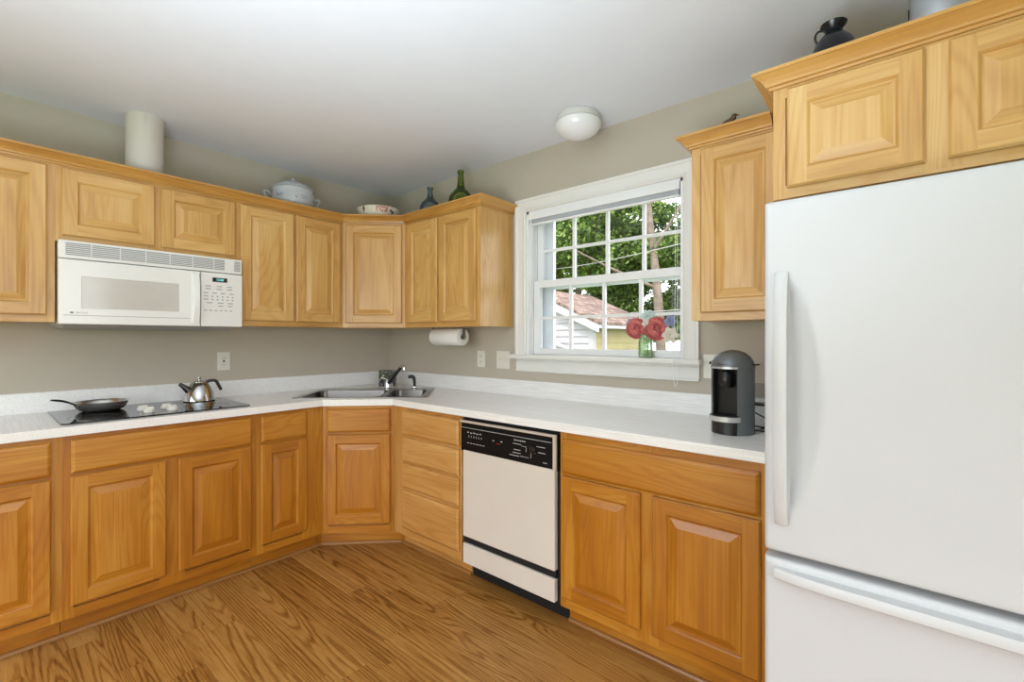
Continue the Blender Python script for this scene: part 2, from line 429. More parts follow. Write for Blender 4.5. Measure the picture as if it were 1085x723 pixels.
def panel_door(F, u0, u1, z0, z1, t=.019, fw=.058):
    """raised panel door: stiles run through (material 0), rails and their slopes level (material 1)"""
    bm = B()
    rings = [(0, .0005), (0, t-.006), (.0055, t), (fw-.004, t), (fw, t-.0035), (fw+.004, t-.010), (fw+.009, t-.010), (fw+.038, t-.0015)]
    R = []
    for ins, d in rings:
        R.append([bm.verts.new(F.P(u, d, z)) for u, z in ((u0+ins, z0+ins), (u1-ins, z0+ins), (u1-ins, z1-ins), (u0+ins, z1-ins))])
    side_m = (1, 0, 1, 0)
    o, i = R[2], R[3]
    iu0, iu1 = u0+rings[3][0], u1-rings[3][0]
    T = {0: (bm.verts.new(F.P(iu0, t, z0+.0055)), bm.verts.new(F.P(iu1, t, z0+.0055))), 2: (bm.verts.new(F.P(iu1, t, z1-.0055)), bm.verts.new(F.P(iu0, t, z1-.0055)))}
    for k in range(len(rings)-1):
        a, b = R[k], R[k+1]
        for s in range(4):
            q = (s+1) % 4
            if k == 2: continue
            if k == 1 and s in T: f = bm.faces.new((a[s], a[q], b[q], T[s][1], T[s][0], b[s]))
            else: f = bm.faces.new((a[s], a[q], b[q], b[s]))
            f.material_index = side_m[s]
    bm.faces.new((o[0], T[0][0], i[0], i[3], T[2][1], o[3])).material_index = 0
    bm.faces.new((T[0][1], o[1], o[2], T[2][0], i[2], i[1])).material_index = 0
    bm.faces.new((T[0][0], T[0][1], i[1], i[0])).material_index = 1
    bm.faces.new((i[3], i[2], T[2][0], T[2][1])).material_index = 1
    bm.faces.new(R[-1]).material_index = 0
    bm.faces.new(R[0]).material_index = 0
    return bm
def slab_front(F, u0, u1, z0, z1, t=.019):
    """drawer front with an eased, stepped edge"""
    bm = B(); R = []
    for ins, d in ((0, .0005), (0, t-.008), (.006, t-.003), (.012, t)):
        R.append([bm.verts.new(F.P(u, d, z)) for u, z in ((u0+ins, z0+ins), (u1-ins, z0+ins), (u1-ins, z1-ins), (u0+ins, z1-ins))])
    for a, b in zip(R, R[1:]):
        for s in range(4): bm.faces.new((a[s], a[(s+1) % 4], b[(s+1) % 4], b[s]))
    bm.faces.new(R[0]); bm.faces.new(R[-1])
    return bm
def text_bm(s, size, F_or_T, depth=.0004):
    """lettering as a mesh; F_or_T maps (x, y, z) of the text plane to 3-D"""
    cu = bpy.data.curves.new('t', 'FONT'); cu.body = s; cu.size = size; cu.extrude = depth; cu.align_x = 'CENTER'; cu.align_y = 'CENTER'
    o = bpy.data.objects.new('t', cu); COL.objects.link(o)
    dg = bpy.context.evaluated_depsgraph_get(); me = bpy.data.meshes.new_from_object(o.evaluated_get(dg))
    bm = B(); bm.from_mesh(me)
    for v in bm.verts: v.co = F_or_T(v.co.x, v.co.y, v.co.z)
    bpy.data.objects.remove(o); bpy.data.curves.remove(cu); bpy.data.meshes.remove(me)
    return bm

# ------------------------------------------------------------------ room shell
CZ = 2.465; RX = 5.2; RY = -4.4
bm = B(); box(bm, -.15, RX+.15, RY-.15, .15, -.12, 0); struct('floor', bm, M['floor'])
bm = B(); box(bm, -.15, RX+.15, RY-.15, .15, CZ, CZ+.12); struct('ceiling', bm, M['ceiling'])
WX0, WX1, WZ0, WZ1 = 1.467, 2.465, 1.157, 2.09
bm = B(); prism(bm, [[(-.15, 0), (RX+.15, 0), (RX+.15, CZ), (-.15, CZ)], [(WX0, WZ0), (WX0, WZ1), (WX1, WZ1), (WX1, WZ0)]], lambda a, b, d: Vector((a, d, b)), 0, .15)
struct('wall_back', bm, M['wall'])
bm = B(); box(bm, -.15, 0, RY, 0, 0, CZ); struct('wall_left', bm, M['wall'])
bm = B(); prism(bm, [[(RY, 0), (0, 0), (0, CZ), (RY, CZ)], [(-3.5, .3), (-3.5, 2.2), (-1.2, 2.2), (-1.2, .3)]], lambda a, b, d: Vector((d, a, b)), RX, RX+.15)
struct('wall_right', bm, M['wall'])
bm = B(); prism(bm, [[(0, 0), (RX, 0), (RX, CZ), (0, CZ)], [(.6, .05), (.6, 2.2), (3.9, 2.2), (3.9, .05)]], lambda a, b, d: Vector((a, RY-d, b)), 0, .15)
struct('wall_front', bm, M['wall'])

# ------------------------------------------------------------------ the window over the counter
win = bpy.data.objects.new('window_1', None); COL.objects.link(win); win.location = ((WX0+WX1)/2, 0, WZ0); win['kind'] = 'structure'
# casing: stepped profile swept as three boards
def casing(bm, x0, x1, z0, z1):
    pass
bm = B()
prof = [(0, 0), (0, .012), (.010, .018), (.022, .014), (.060, .016), (.068, .024), (.080, .024), (.080, 0)]
cpath = [(WX0, WZ0+.026), (WX0, WZ1), (WX1, WZ1), (WX1, WZ0+.026)]
P = [Vector(p) for p in cpath]; rows = []
for i in range(4):
    m = {0: Vector((-1, 0)), 1: Vector((-1, 1)), 2: Vector((1, 1)), 3: Vector((1, 0))}[i]
    rows.append([bm.verts.new((P[i].x+m.x*o, -h, P[i].y+m.y*o)) for o, h in prof])
for a, b in zip(rows, rows[1:]):
    for j in range(len(prof)): bm.faces.new((a[j], b[j], b[(j+1) % len(prof)], a[(j+1) % len(prof)]))
bm.faces.new(rows[0]); bm.faces.new(rows[-1])
obj('casing', bm, M['trim'], win)
bm = B()   # jamb liner
box(bm, WX0, WX0+.016, 0, .15, WZ0+.026, WZ1); box(bm, WX1-.016, WX1, 0, .15, WZ0+.026, WZ1); box(bm, WX0, WX1, 0, .15, WZ1-.016, WZ1)
for x in (WX0+.016, WX1-.022):
    for y in (.04, .079, .119): box(bm, x, x+.006, y-.003, y+.003, WZ0+.026, WZ1-.016)
obj('jamb', bm, M['vinyl'], win)
bm = B(); box(bm, 1.372, 2.562, -.062, .0, 1.157, 1.183); box(bm, WX0, WX1, 0, .15, 1.157, 1.183)
obj('sill', bm, M['trim'], win, bevel=.006)
bm = B(); pr = [(0, 1.156), (.020, 1.156), (.020, 1.148), (.014, 1.142), (.014, 1.090), (.020, 1.084), (.020, 1.076), (0, 1.073)]
sweep(bm, [(1.390, 0), (2.545, 0)], pr); obj('apron', bm, M['trim'], win)
def sash(y0, y1, z0, z1, gz0, gz1, mz):
    x0, x1 = WX0+.022, WX1-.022; gx0, gx1 = 1.535, 2.430
    bm = B()
    box(bm, x0, gx0, y0, y1, z0, z1); box(bm, gx1, x1, y0, y1, z0, z1)
    box(bm, gx0, gx1, y0, y1, z0, gz0); box(bm, gx0, gx1, y0, y1, gz1, z1)
    s = obj('sash', bm, M['vinyl'], win, bevel=.002)
    ym = (y0+y1)/2
    mb = B()
    for x in (1.762, 1.989, 2.213): box(mb, x-.0095, x+.0095, ym-.009, ym+.009, gz0, gz1)
    box(mb, gx0, gx1, ym-.0085, ym+.0085, mz-.0085, mz+.0085)
    obj('muntins', mb, M['vinyl'], s)
    pb = B(); box(pb, gx0, gx1, ym-.002, ym+.002, gz0, gz1); obj('pane', pb, M['pane'], s)
sash(.044, .076, 1.184, 1.650, 1.222, 1.606, 1.414)
sash(.083, .115, 1.618, 2.072, 1.658, 2.036, 1.845)
bm = B()
for a in ((WX0+.022, 1.588, 1.184, 2.07), (2.44, WX1-.022, 1.184, 2.07)): box(bm, a[0], a[1], .122, .148, a[2], a[3])
box(bm, 1.588, 2.44, .122, .148, 2.045, 2.07); box(bm, 1.588, 2.44, .122, .148, 1.184, 1.205); box(bm, 1.588, 2.44, .122, .140, 1.598, 1.625)
obj('storm_frame', bm, M['storm'], win)

# blind raised to the head of the window
bl = thing('window_blind', 'white venetian blind raised to a thin stack at the window head', 'blind', (1.966, .02, 2.0))
bm = B(); box(bm, 1.487, 2.445, -.004, .034, 2.040, 2.073); box(bm, 1.485, 2.447, -.010, -.004, 2.034, 2.073); obj('headrail', bm, M['vinyl'], bl, bevel=.002)
bm = B()
for k in range(9): box(bm, 1.490, 2.442, .000, .027, 2.015+k*.0026, 2.0162+k*.0026)
obj('slats', bm, M['storm'], bl)
bm = B(); box(bm, 1.490, 2.442, .001, .026, 2.001, 2.012); obj('bottom_rail', bm, M['vinyl'], bl, bevel=.002)
bm = B(); tube(bm, [(1.512, -.013, 2.045), (1.511, -.016, 1.9), (1.509, -.018, 1.62), (1.508, -.018, 1.40)], .0035, 8); obj('tilt_wand', bm, M['vinyl'], bl)
bm = B(); tube(bm, bez([(2.425, -.013, 2.045), (2.430, -.018, 1.75), (2.43, -.03, 1.35), (2.435, -.069, 1.20), (2.438, -.070, 1.10), (2.45, -.069, 1.05), (2.462, -.070, 1.10), (2.455, -.069, 1.20), (2.445, -.03, 1.35), (2.44, -.018, 1.75), (2.437, -.013, 2.045)], 6), .0013, 6); obj('pull_cord', bm, M['vinyl'], bl)

# ------------------------------------------------------------------ cabinets
FA_L = Face((.610, 0), (0, 1), (1, 0))      # wall_left, base cabinets: u = y
FB_L = Face((0, -.610), (1, 0), (0, -1))    # wall_back, base cabinets: u = x
FA_U = Face((.305, 0), (0, 1), (1, 0))
FB_U = Face((0, -.305), (1, 0), (0, -1))
r2 = math.sqrt(.5)
FD_L = Face((.610, -.914), (1, 1), (1, -1)) # base diagonal
FD_U = Face((.305, -.610), (1, 1), (1, -1)) # upper diagonal
DL = .304*math.sqrt(2); DU = .305*math.sqrt(2)
def cabinet(name, label, F, u0, u1, z0, z1, doors=(), drawers=(), depth=.60, base=False, frame_w=.035, mullions=(), rails=(), toe=.075, mats=(WV, WH), group=None, carcass=None, toe_shape=None, ctop=None, cat='cabinet'):
    mv, mh = mats
    c = F.P((u0+u1)/2, -depth/2, 0)
    t = thing(name, label, cat, (c.x, c.y, 0 if base else z0), group)
    bm = B()
    if carcass: carcass(bm)
    else: fbox(bm, F, u0+.0008, u1-.0008, -depth+.002, -.0195, z0, ctop or z1)
    obj('carcass', bm, mv, t)
    bm = B()
    fbox(bm, F, u0+.0003, u0+frame_w, -.019, 0, z0, z1, 0); fbox(bm, F, u1-frame_w, u1-.0003, -.019, 0, z0, z1, 0)
    for a, b in mullions: fbox(bm, F, a, b, -.019, 0, z0+.01, z1-.01, 0)
    for a, b in [(z0, z0+.04), (z1-.035, z1)]+list(rails): fbox(bm, F, u0+frame_w, u1-frame_w, -.019, -.0003, a, b, 1)
    fbox(bm, F, u0+.002, u1-.002, -.0192, -.012, z0+.002, z1-.002, 0)
    obj('face_frame', bm, [mv, mh], t)
    for (a, b, c0, c1) in drawers: obj('drawer_front', slab_front(F, a, b, c0, c1), mh, t)
    for (a, b, c0, c1) in doors: obj('door', panel_door(F, a, b, c0, c1), [mv, mh], t)
    if base:
        bm = B()
        if toe_shape: toe_shape(bm)
        else: fbox(bm, F, u0+.001, u1-.001, -toe-.018, -toe, 0, z0-.0005)
        obj('toe_kick', bm, mh, t)
    return t
UZ0, UZ1 = 1.360, 2.094
DZ0, DZ1 = 1.392, 2.080
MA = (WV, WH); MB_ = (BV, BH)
cabinet('wall_cabinet', 'maple wall cabinet at the left picture edge, left of the microwave', FA_U, -2.515, -2.047, UZ0, UZ1, doors=[(-2.495, -2.074, DZ0, DZ1)], depth=.303)
cabinet('wall_cabinet', 'short maple two-door wall cabinet directly above the microwave', FA_U, -2.047, -1.281, 1.738, UZ1, doors=[(-2.026, -1.676, 1.766, DZ1), (-1.648, -1.296, 1.766, DZ1)], depth=.303, mullions=[(-1.70, -1.62)])
cabinet('wall_cabinet', 'tall maple two-door wall cabinet between the microwave and the corner', FA_U, -1.281, -.610, UZ0, UZ1, doors=[(-1.266, -.955, DZ0, DZ1), (-.939, -.637, DZ0, DZ1)], depth=.303, mullions=[(-.97, -.92)])
def corner_up(bm):
    pts = [(.002, -.002), (.609, -.002), (.609, -.277), (.277, -.609), (.002, -.609)]
    prism(bm, [pts], lambda a, b, d: Vector((a, b, d)), UZ0, UZ1)
cabinet('corner_wall_cabinet', 'single-door maple wall cabinet set diagonally across the room corner', FD_U, 0, DU, UZ0, UZ1, doors=[(.022, DU-.022, DZ0, DZ1)], depth=.303, carcass=corner_up)
cabinet('wall_cabinet', 'maple two-door wall cabinet above the paper towel, left of the window', FB_U, .610, 1.353, UZ0, UZ1, doors=[(.650, .966, DZ0, DZ1), (.984, 1.322, DZ0, DZ1)], depth=.303, mullions=[(.95, 1.0)])
cabinet('wall_cabinet', 'single-door maple wall cabinet between the window and the refrigerator', FB_U, 2.609, 2.9745, UZ0, UZ1, doors=[(2.650, 2.950, DZ0, DZ1)], depth=.303)
cabinet('wall_cabinet', 'deep short maple cabinet with two doors above the refrigerator', FB_L, 2.976, 3.768, 1.735, UZ1, doors=[(3.017, 3.345, 1.766, DZ1), (3.392, 3.724, 1.766, DZ1)], depth=.608, mullions=[(3.32, 3.42)])
# base cabinets
BZ0, BZ1 = .100, .876
dz = (.155, .702); wz = (.714, .856)
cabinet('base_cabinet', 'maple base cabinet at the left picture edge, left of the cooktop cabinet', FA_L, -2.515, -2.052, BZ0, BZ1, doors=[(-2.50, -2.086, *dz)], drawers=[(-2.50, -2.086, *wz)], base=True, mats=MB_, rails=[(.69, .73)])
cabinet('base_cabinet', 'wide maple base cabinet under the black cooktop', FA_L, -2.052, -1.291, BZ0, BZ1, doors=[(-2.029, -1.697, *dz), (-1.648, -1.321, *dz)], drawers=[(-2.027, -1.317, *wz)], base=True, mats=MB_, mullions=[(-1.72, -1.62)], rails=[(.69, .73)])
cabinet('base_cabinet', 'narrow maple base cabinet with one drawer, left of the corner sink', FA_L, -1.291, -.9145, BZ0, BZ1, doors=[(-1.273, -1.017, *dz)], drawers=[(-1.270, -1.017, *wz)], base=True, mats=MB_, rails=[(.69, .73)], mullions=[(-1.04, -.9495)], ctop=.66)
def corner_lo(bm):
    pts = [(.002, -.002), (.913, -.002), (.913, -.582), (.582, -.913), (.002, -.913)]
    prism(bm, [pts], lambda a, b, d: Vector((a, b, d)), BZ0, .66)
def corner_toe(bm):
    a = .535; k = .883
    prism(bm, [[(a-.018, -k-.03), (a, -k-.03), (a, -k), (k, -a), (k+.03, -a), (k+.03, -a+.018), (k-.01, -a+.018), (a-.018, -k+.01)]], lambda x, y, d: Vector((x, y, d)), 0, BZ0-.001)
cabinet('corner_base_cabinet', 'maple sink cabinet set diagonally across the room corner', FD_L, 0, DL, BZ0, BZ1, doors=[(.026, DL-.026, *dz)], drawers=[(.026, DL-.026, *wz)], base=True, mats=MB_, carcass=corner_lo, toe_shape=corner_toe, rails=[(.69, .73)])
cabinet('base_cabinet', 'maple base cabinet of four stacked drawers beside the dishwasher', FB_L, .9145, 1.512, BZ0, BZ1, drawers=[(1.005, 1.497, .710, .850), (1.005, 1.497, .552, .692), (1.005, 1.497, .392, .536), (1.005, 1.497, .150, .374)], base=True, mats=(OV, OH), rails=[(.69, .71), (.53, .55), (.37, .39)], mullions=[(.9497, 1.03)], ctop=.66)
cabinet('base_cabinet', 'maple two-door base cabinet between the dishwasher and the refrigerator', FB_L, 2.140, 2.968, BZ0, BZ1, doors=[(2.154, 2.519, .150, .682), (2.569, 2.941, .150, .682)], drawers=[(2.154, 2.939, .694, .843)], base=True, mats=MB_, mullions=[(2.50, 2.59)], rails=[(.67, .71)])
# crown mouldings
CP = [(0, 2.092), (.008, 2.092), (.010, 2.099), (.018, 2.101), (.020, 2.108), (.030, 2.120), (.046, 2.132), (.052, 2.134), (.052, 2.144), (.040, 2.146), (.0, 2.146)]
def crown(label, path):
    bm = B(); sweep(bm, path, CP); o = obj('crown_moulding', bm, CW); tag(o, label, 'moulding')
    xs = [p[0] for p in path]; ys = [p[1] for p in path]; settle(o, (sum(xs)/len(xs), sum(ys)/len(ys), 2.092))
crown('long maple crown moulding over the cabinets from the left edge to the window', [(.306, -2.515), (.306, -.6105), (.6105, -.306), (1.354, -.306), (1.354, -.001)])
crown('short maple crown moulding over the cabinet right of the window', [(2.608, -.001), (2.608, -.306), (2.918, -.306)])
crown('maple crown moulding over the refrigerator cabinet', [(2.9745, -.002), (2.9745, -.611), (3.769, -.611)])
# quarter round at the toe kicks
def qround(name, path):
    pr = [(0, .0005), (.013, .0005), (.0125, .006), (.009, .012), (.003, .0165), (0, .017)]
    bm = B(); sweep(bm, path, pr); struct(name, bm, CW2)
qround('trim_1', [(.5355, -2.515), (.5355, -.883), (.883, -.5355), (1.512, -.5355)])
qround('trim_2', [(2.141, -.5355), (2.968, -.5355)])

# ------------------------------------------------------------------ countertop with its upstand, sink cut out
def rot45(s, w):   # s = distance along the diagonal (x+y)/sqrt2, w = distance out from the corner (x-y)/sqrt2
    return ((s+w)*r2, (s-w)*r2)
ct = thing('countertop', 'white laminate countertop wrapping the corner, with a low upstand', 'countertop', (.6, -.6, .876))
outer = [(.002, -2.515), (.637, -2.515), (.637, -.9255), (.9255, -.637), (2.972, -.637), (2.972, -.002), (.002, -.002)]
SW0, SW1, SS = .520, 1.052, .415
hole = [rot45(-SS+.02, SW0+.02), rot45(SS-.02, SW0+.02), rot45(SS-.02, SW1-.02), rot45(-SS+.02, SW1-.02)]
bm = B(); prism(bm, [outer, hole], lambda a, b, d: Vector((a, b, d)), .8765, .914)
obj('worktop', bm, M['laminate'], ct, bevel=.0025)
bm = B(); up = [(0, .9145), (.019, .9145), (.019, 1.013), (.017, 1.016), (0, 1.016)]
sweep(bm, [(.0005, -2.515), (.0005, -.0005), (2.972, -.0005)], up); obj('upstand', bm, M['laminate'], ct)

# sink
sk = thing('kitchen_sink', 'stainless double-bowl drop-in sink set diagonally in the corner', 'sink', (*rot45(0, .78), .72))
def rrect(s0, s1, w0, w1, r, n=5):
    out = []
    for cs, cw, a0 in ((s1-r, w1-r, 0), (s0+r, w1-r, PI/2), (s0+r, w0+r, PI), (s1-r, w0+r, 1.5*PI)):
        for k in range(n+1):
            a = a0+PI/2*k/n; out.append(rot45(cs+r*math.cos(a), cw+r*math.sin(a)))
    return out
b1 = (-SS+.045, .105, SW0+.115, SW1-.035); b2 = (.140, SS-.045, SW0+.115, SW1-.035)
bm = B(); prism(bm, [rrect(-SS, SS, SW0, SW1, .03), rrect(*b1, .05), rrect(*b2, .05)], lambda a, b, d: Vector((a, b, d)), .9145, .9185)
obj('rim', bm, M['steel'], sk)
def basin(b, depth):
    bm = B(); top = rrect(*b, .05); z1 = .9165
    shr = lambda e: rrect(b[0]+e, b[1]-e, b[2]+e, b[3]-e, .05)
    levels = [(0, z1), (.003, z1-.02), (.012, z1-depth+.03), (.024, z1-depth+.006), (.045, z1-depth)]
    R = [[bm.verts.new((x, y, z)) for x, y in shr(e)] for e, z in levels]
    for a, c in zip(R, R[1:]):
        for i in range(len(a)): bm.faces.new((a[i], a[(i+1) % len(a)], c[(i+1) % len(a)], c[i]))
    bm.faces.new(R[-1])
    bs = obj('basin', bm, M['basin'], sk, smooth=True)
    d = B(); c = rot45((b[0]+b[1])/2, (b[2]+b[3])/2); lathe(d, [(0, .001), (.03, .002), (.042, .004), (.042, .0), (0, 0)], (c[0], c[1], z1-depth+.001), 20); obj('drain', d, M['chrome'], bs, smooth=True)
basin(b1, .18); basin(b2, .14)
fp = rot45(.080, SW0+.055)
fc = thing('faucet', 'chrome single-lever faucet with dark spout behind the corner sink', 'faucet', (fp[0], fp[1], .9187))
bm = B(); lathe(bm, [(0, 0), (.030, 0), (.030, .006), (.022, .012), (.020, .040), (.018, .060), (.012, .068), (0, .070)], (fp[0], fp[1], .9187), 20); obj('base', bm, M['chrome'], fc, smooth=True)
dirn = Vector((.62, .02, 0))
q = Vector((fp[0], fp[1], .955))
bm = B(); e1 = q+Vector((.135, .02, .125)); tube(bm, bez([q, q+Vector((.05, .006, .045)), q+Vector((.095, .014, .090)), e1], 6), [.014]*6+[.013]*6+[.012]*7, 12); obj('spout', bm, M['darkchrome'], fc, smooth=True)
bm = B(); tube(bm, [e1, e1+Vector((.020, .002, .008)), e1+Vector((.030, .003, .0)), e1+Vector((.032, .003, -.02))], [.013, .014, .014, .012], 12); obj('aerator', bm, M['chrome'], fc, smooth=True)
bm = B(); tube(bm, [q+Vector((0, 0, .028)), q+Vector((-.012, -.020, .040)), q+Vector((-.022, -.040, .046))], [.007, .006, .007], 10); obj('lever', bm, M['chrome'], fc, smooth=True)
sp_ = rot45(.272, SW0+.060)
sy_ = thing('sink_sprayer', 'black pull-out sprayer standing right of the faucet', 'sprayer', (sp_[0], sp_[1], .9187))
bm = B(); lathe(bm, [(0, 0), (.022, 0), (.022, .004), (.014, .010), (.013, .018), (0, .018)], (sp_[0], sp_[1], .9187), 18); obj('collar', bm, M['chrome'], sy_, smooth=True)
s0 = Vector((sp_[0], sp_[1], .934))
bm = B(); tube(bm, bez([s0, s0+Vector((0, 0, .035)), s0+Vector((-.002, -.002, .058)), s0+Vector((-.012, -.008, .074)), s0+Vector((-.036, -.024, .072))], 5), [.010]*5+[.011]*5+[.013]*5+[.013]*6, 12); obj('spray_head', bm, M['black'], sy_, smooth=True)
# dark patterned glass holder in the corner
hp = rot45(.035, .315)
bm = B(); T45 = Matrix.Translation((hp[0], hp[1], .9145)) @ Matrix.Rotation(PI/4, 4, 'Z')
box(bm, -.062, .062, -.036, .036, 0, .008, 0, T45)
for a in ((-.062, .062, -.036, -.031), (-.062, .062, .031, .036), (-.062, -.057, -.031, .031), (.057, .062, -.031, .031)): box(bm, *a, .008, .122, 0, T45)
def mosaic():
    m, nt, b = newmat('dark_marbled_glass'); tc = N(nt, 'ShaderNodeTexCoord'); v = N(nt, 'ShaderNodeTexVoronoi'); v.inputs['Scale'].default_value = 60
    nt.links.new(tc.outputs['Object'], v.inputs['Vector']); rp = N(nt, 'ShaderNodeValToRGB'); e = rp.color_ramp.elements
    e[0].color = S(20, 18, 18); e[1].color = S(170, 165, 160); e[0].position = .2; e[1].position = .9; e.new(.6).color = S(60, 54, 50)
    nt.links.new(v.outputs['Distance'], rp.inputs['Fac']); nt.links.new(rp.outputs['Color'], b.inputs['Base Color']); b.inputs['Roughness'].default_value = .1; return m
o = obj('sponge_holder', bm, mosaic()); tag(o, 'small dark mottled box standing in the corner behind the faucet', 'holder'); settle(o, (hp[0], hp[1], .9145))

# ------------------------------------------------------------------ cooktop and pans
ck = thing('cooktop', 'black glass electric cooktop set in the countertop', 'cooktop', (.31, -1.678, .914))
bm = B(); prism(bm, [[(.052, -2.052), (.560, -2.052), (.574, -2.038), (.574, -1.318), (.560, -1.304), (.052, -1.304)]], lambda a, b, d: Vector((a, b, d)), .9145, .9205)
obj('glass_top', bm, M['cooktop'], ck, bevel=.0015)
for (x, y, r) in ((.17, -1.88, .075), (.42, -1.93, .09), (.17, -1.46, .09), (.42, -1.44, .075)):
    bm = B(); lathe(bm, [(r, .0001), (r, .0004), (r-.004, .0004), (r-.004, .0001)], (x, y, .9206), 40, close=True); obj('burner_ring', bm, M['burner'], ck)
for (x, y) in ((.365, -1.735), (.455, -1.728), (.375, -1.640), (.465, -1.636)):
    bm = B(); lathe(bm, [(0, 0), (.023, 0), (.024, .004), (.023, .014), (.019, .018), (0, .0185)], (x, y, .9207), 24)
    k = obj('knob', bm, M['plate'], ck, smooth=True, label='off-white round knob')
    b2_ = B(); box(b2_, x-.003, x+.003, y-.017, y+.017, .9385, .9465); obj('grip', b2_, M['plate'], k, bevel=.001)
# frying pan
px, py = .190, -1.868
pn = thing('frying_pan', 'stainless steel frying pan standing on the left of the cooktop', 'pan', (px, py, .9212))
bm = B(); lathe(bm, [(0, 0), (.070, 0), (.084, .005), (.096, .016), (.103, .030), (.106, .042), (.110, .045), (.106, .0455), (.102, .042), (.099, .030), (.091, .017), (.080, .008), (.068, .004), (0, .004)], (px, py, .9212), 40); obj('pan_body', bm, M['pansteel'], pn, smooth=True)
hd = Vector((-.12, -1, 0)).normalized()*1.0
hd = Vector((.25, -.97, 0)).normalized()
p0 = Vector((px, py, .9212+.034))+hd*.100
bm = B(); tube(bm, bez([p0, p0+hd*.02+Vector((0, 0, .014)), p0+hd*.055+Vector((0, 0, .030)), p0+hd*.095+Vector((0, 0, .038))], 6), [.011, .010, .009, .009, .009, .009, .009, .009, .009, .010, .010, .011, .011, .011, .011, .011, .010, .009, .006], 10, flat=.5); obj('handle', bm, M['darkchrome'], pn, smooth=True)
# kettle
kx, ky = .150, -1.430
kt = thing('kettle', 'small polished steel kettle standing on the right of the cooktop', 'kettle', (kx, ky, .9212))
bm = B(); lathe(bm, [(0, 0), (.078, 0), (.081, .003), (.080, .008), (.070, .045), (.056, .078), (.044, .098), (.036, .106), (0, .107)], (kx, ky, .9212), 40); obj('kettle_body', bm, M['chrome'], kt, smooth=True)
bm = B(); lathe(bm, [(0, 0), (.034, 0), (.034, .004), (.020, .010), (.007, .012), (.006, .018), (.011, .024), (.010, .030), (0, .032)], (kx, ky, 1.0272), 24); obj('lid', bm, M['chrome'], kt, smooth=True)
td = Vector((.10, -.99, 0)).normalized(); k0 = Vector((kx, ky, .9212))
bm = B(); tube(bm, [k0+td*.050+Vector((0, 0, .058)), k0+td*.078+Vector((0, 0, .085)), k0+td*.100+Vector((0, 0, .104))], [.022, .014, .009], 14); obj('spout', bm, M['darkchrome'], kt, smooth=True)
hk = -td
bm = B(); tube(bm, bez([k0+hk*.030+Vector((0, 0, .102)), k0+hk*.058+Vector((0, 0, .112)), k0+hk*.088+Vector((0, 0, .108)), k0+hk*.104+Vector((0, 0, .080)), k0+hk*.118+Vector((0, 0, .052))], 5), .0065, 10, flat=1.4); obj('handle', bm, M['darkchrome'], kt, smooth=True)

# ------------------------------------------------------------------ microwave
mw = thing('microwave_oven', 'white over-the-range microwave oven under the short cabinet', 'microwave', (.2, -1.664, 1.345))
FM = Face((0, 0), (0, 1), (1, 0))
y0, y1 = -2.044, -1.284
bm = B(); box(bm, .001, .352, y0+.003, y1-.003, 1.350, 1.7355); obj('body', bm, M['appl'], mw, bevel=.003)
bm = B(); vs = box(bm, .02, .375, y0+.012, y1-.04, 1.3325, 1.3495); 
for v in vs:
    if v.co.z < 1.34: v.co.x = min(v.co.x, .345); v.co.y += .012 if v.co.y < -1.6 else -.012
obj('underside', bm, M['appl_d'], mw)
bm = B(); fbox(bm, FM, y0, y1, .352, .388, 1.652, 1.7355); g = obj('vent_panel', bm, M['appl'], mw, bevel=.006)
bm = B()
for (a, b) in ((-2.02, -1.935), (-1.93, -1.83), (-1.825, -1.73), (-1.725, -1.63), (-1.625, -1.53), (-1.525, -1.43), (-1.425, -1.375), (-1.325, -1.295)):
    for k in range(7):
        z = 1.668+k*.0085
        fbox(bm, FM, a, b, .3882, .3905, z, z+.0042)
obj('louvres', bm, M['appl_d'], g)
yd = -1.490
door = B()
# door with a window opening
prism(door, [[(y0, 1.3505), (yd-.002, 1.3505), (yd-.002, 1.648), (y0, 1.648)], [(-1.965, 1.425), (-1.965, 1.570), (-1.588, 1.570), (-1.588, 1.425)]], lambda a, b, d: Vector((d, a, b)), .353, .392)
d_ = obj('door', door, M['appl'], mw, bevel=.004)
bm = B(); fbox(bm, FM, -1.967, -1.586, .36, .3885, 1.423, 1.572); obj('door_window', bm, M['mwglass'], d_)
bm = B(); hp_ = [(yd-.028, 1.372), (yd-.030, 1.45), (yd-.030, 1.55), (yd-.028, 1.632)]
F_ = []
rows = []
for k in range(13):
    z = 1.366+(1.636-1.366)*k/12; bow = .022*math.sin(PI*k/12)
    rows.append([bm.verts.new((.3925, yd-.046, z)), bm.verts.new((.3935+bow+.006, yd-.040+.006*math.sin(PI*k/12), z)), bm.verts.new((.3935+bow+.008, yd-.012, z)), bm.verts.new((.3925, yd-.006, z))])
for a, b in zip(rows, rows[1:]):
    for j in range(4): bm.faces.new((a[j], b[j], b[(j+1) % 4], a[(j+1) % 4]))
bm.faces.new(rows[0]); bm.faces.new(rows[-1]); obj('handle', bm, M['appl'], d_, smooth=True)
bm = B(); fbox(bm, FM, -2.028, yd-.05, .3921, .3926, 1.3905, 1.3925); obj('trim_line', bm, M['print'], d_)
T_ = lambda cx, cz, x: (lambda a, b, c: Vector((x+c, cx+a, cz+b)))
bm = B(); fbox(bm, FM, -2.006, -1.994, .3921, .3927, 1.3995, 1.408); b_ = text_bm('MAYTAG', .010, T_(-1.966, 1.4035, .3923)); me_ = bpy.data.meshes.new('x'); b_.to_mesh(me_); bm.from_mesh(me_); b_.free(); bpy.data.meshes.remove(me_)
obj('maker_badge', bm, M['print'], d_)
bm = B(); fbox(bm, FM, yd+.001, y1, .353, .391, 1.3505, 1.648); cp = obj('control_panel', bm, M['appl'], mw, bevel=.004)
bm = B(); fbox(bm, FM, -1.435, -1.362, .391, .3920, 1.598, 1.622); dp = obj('display', bm, M['black'], cp)
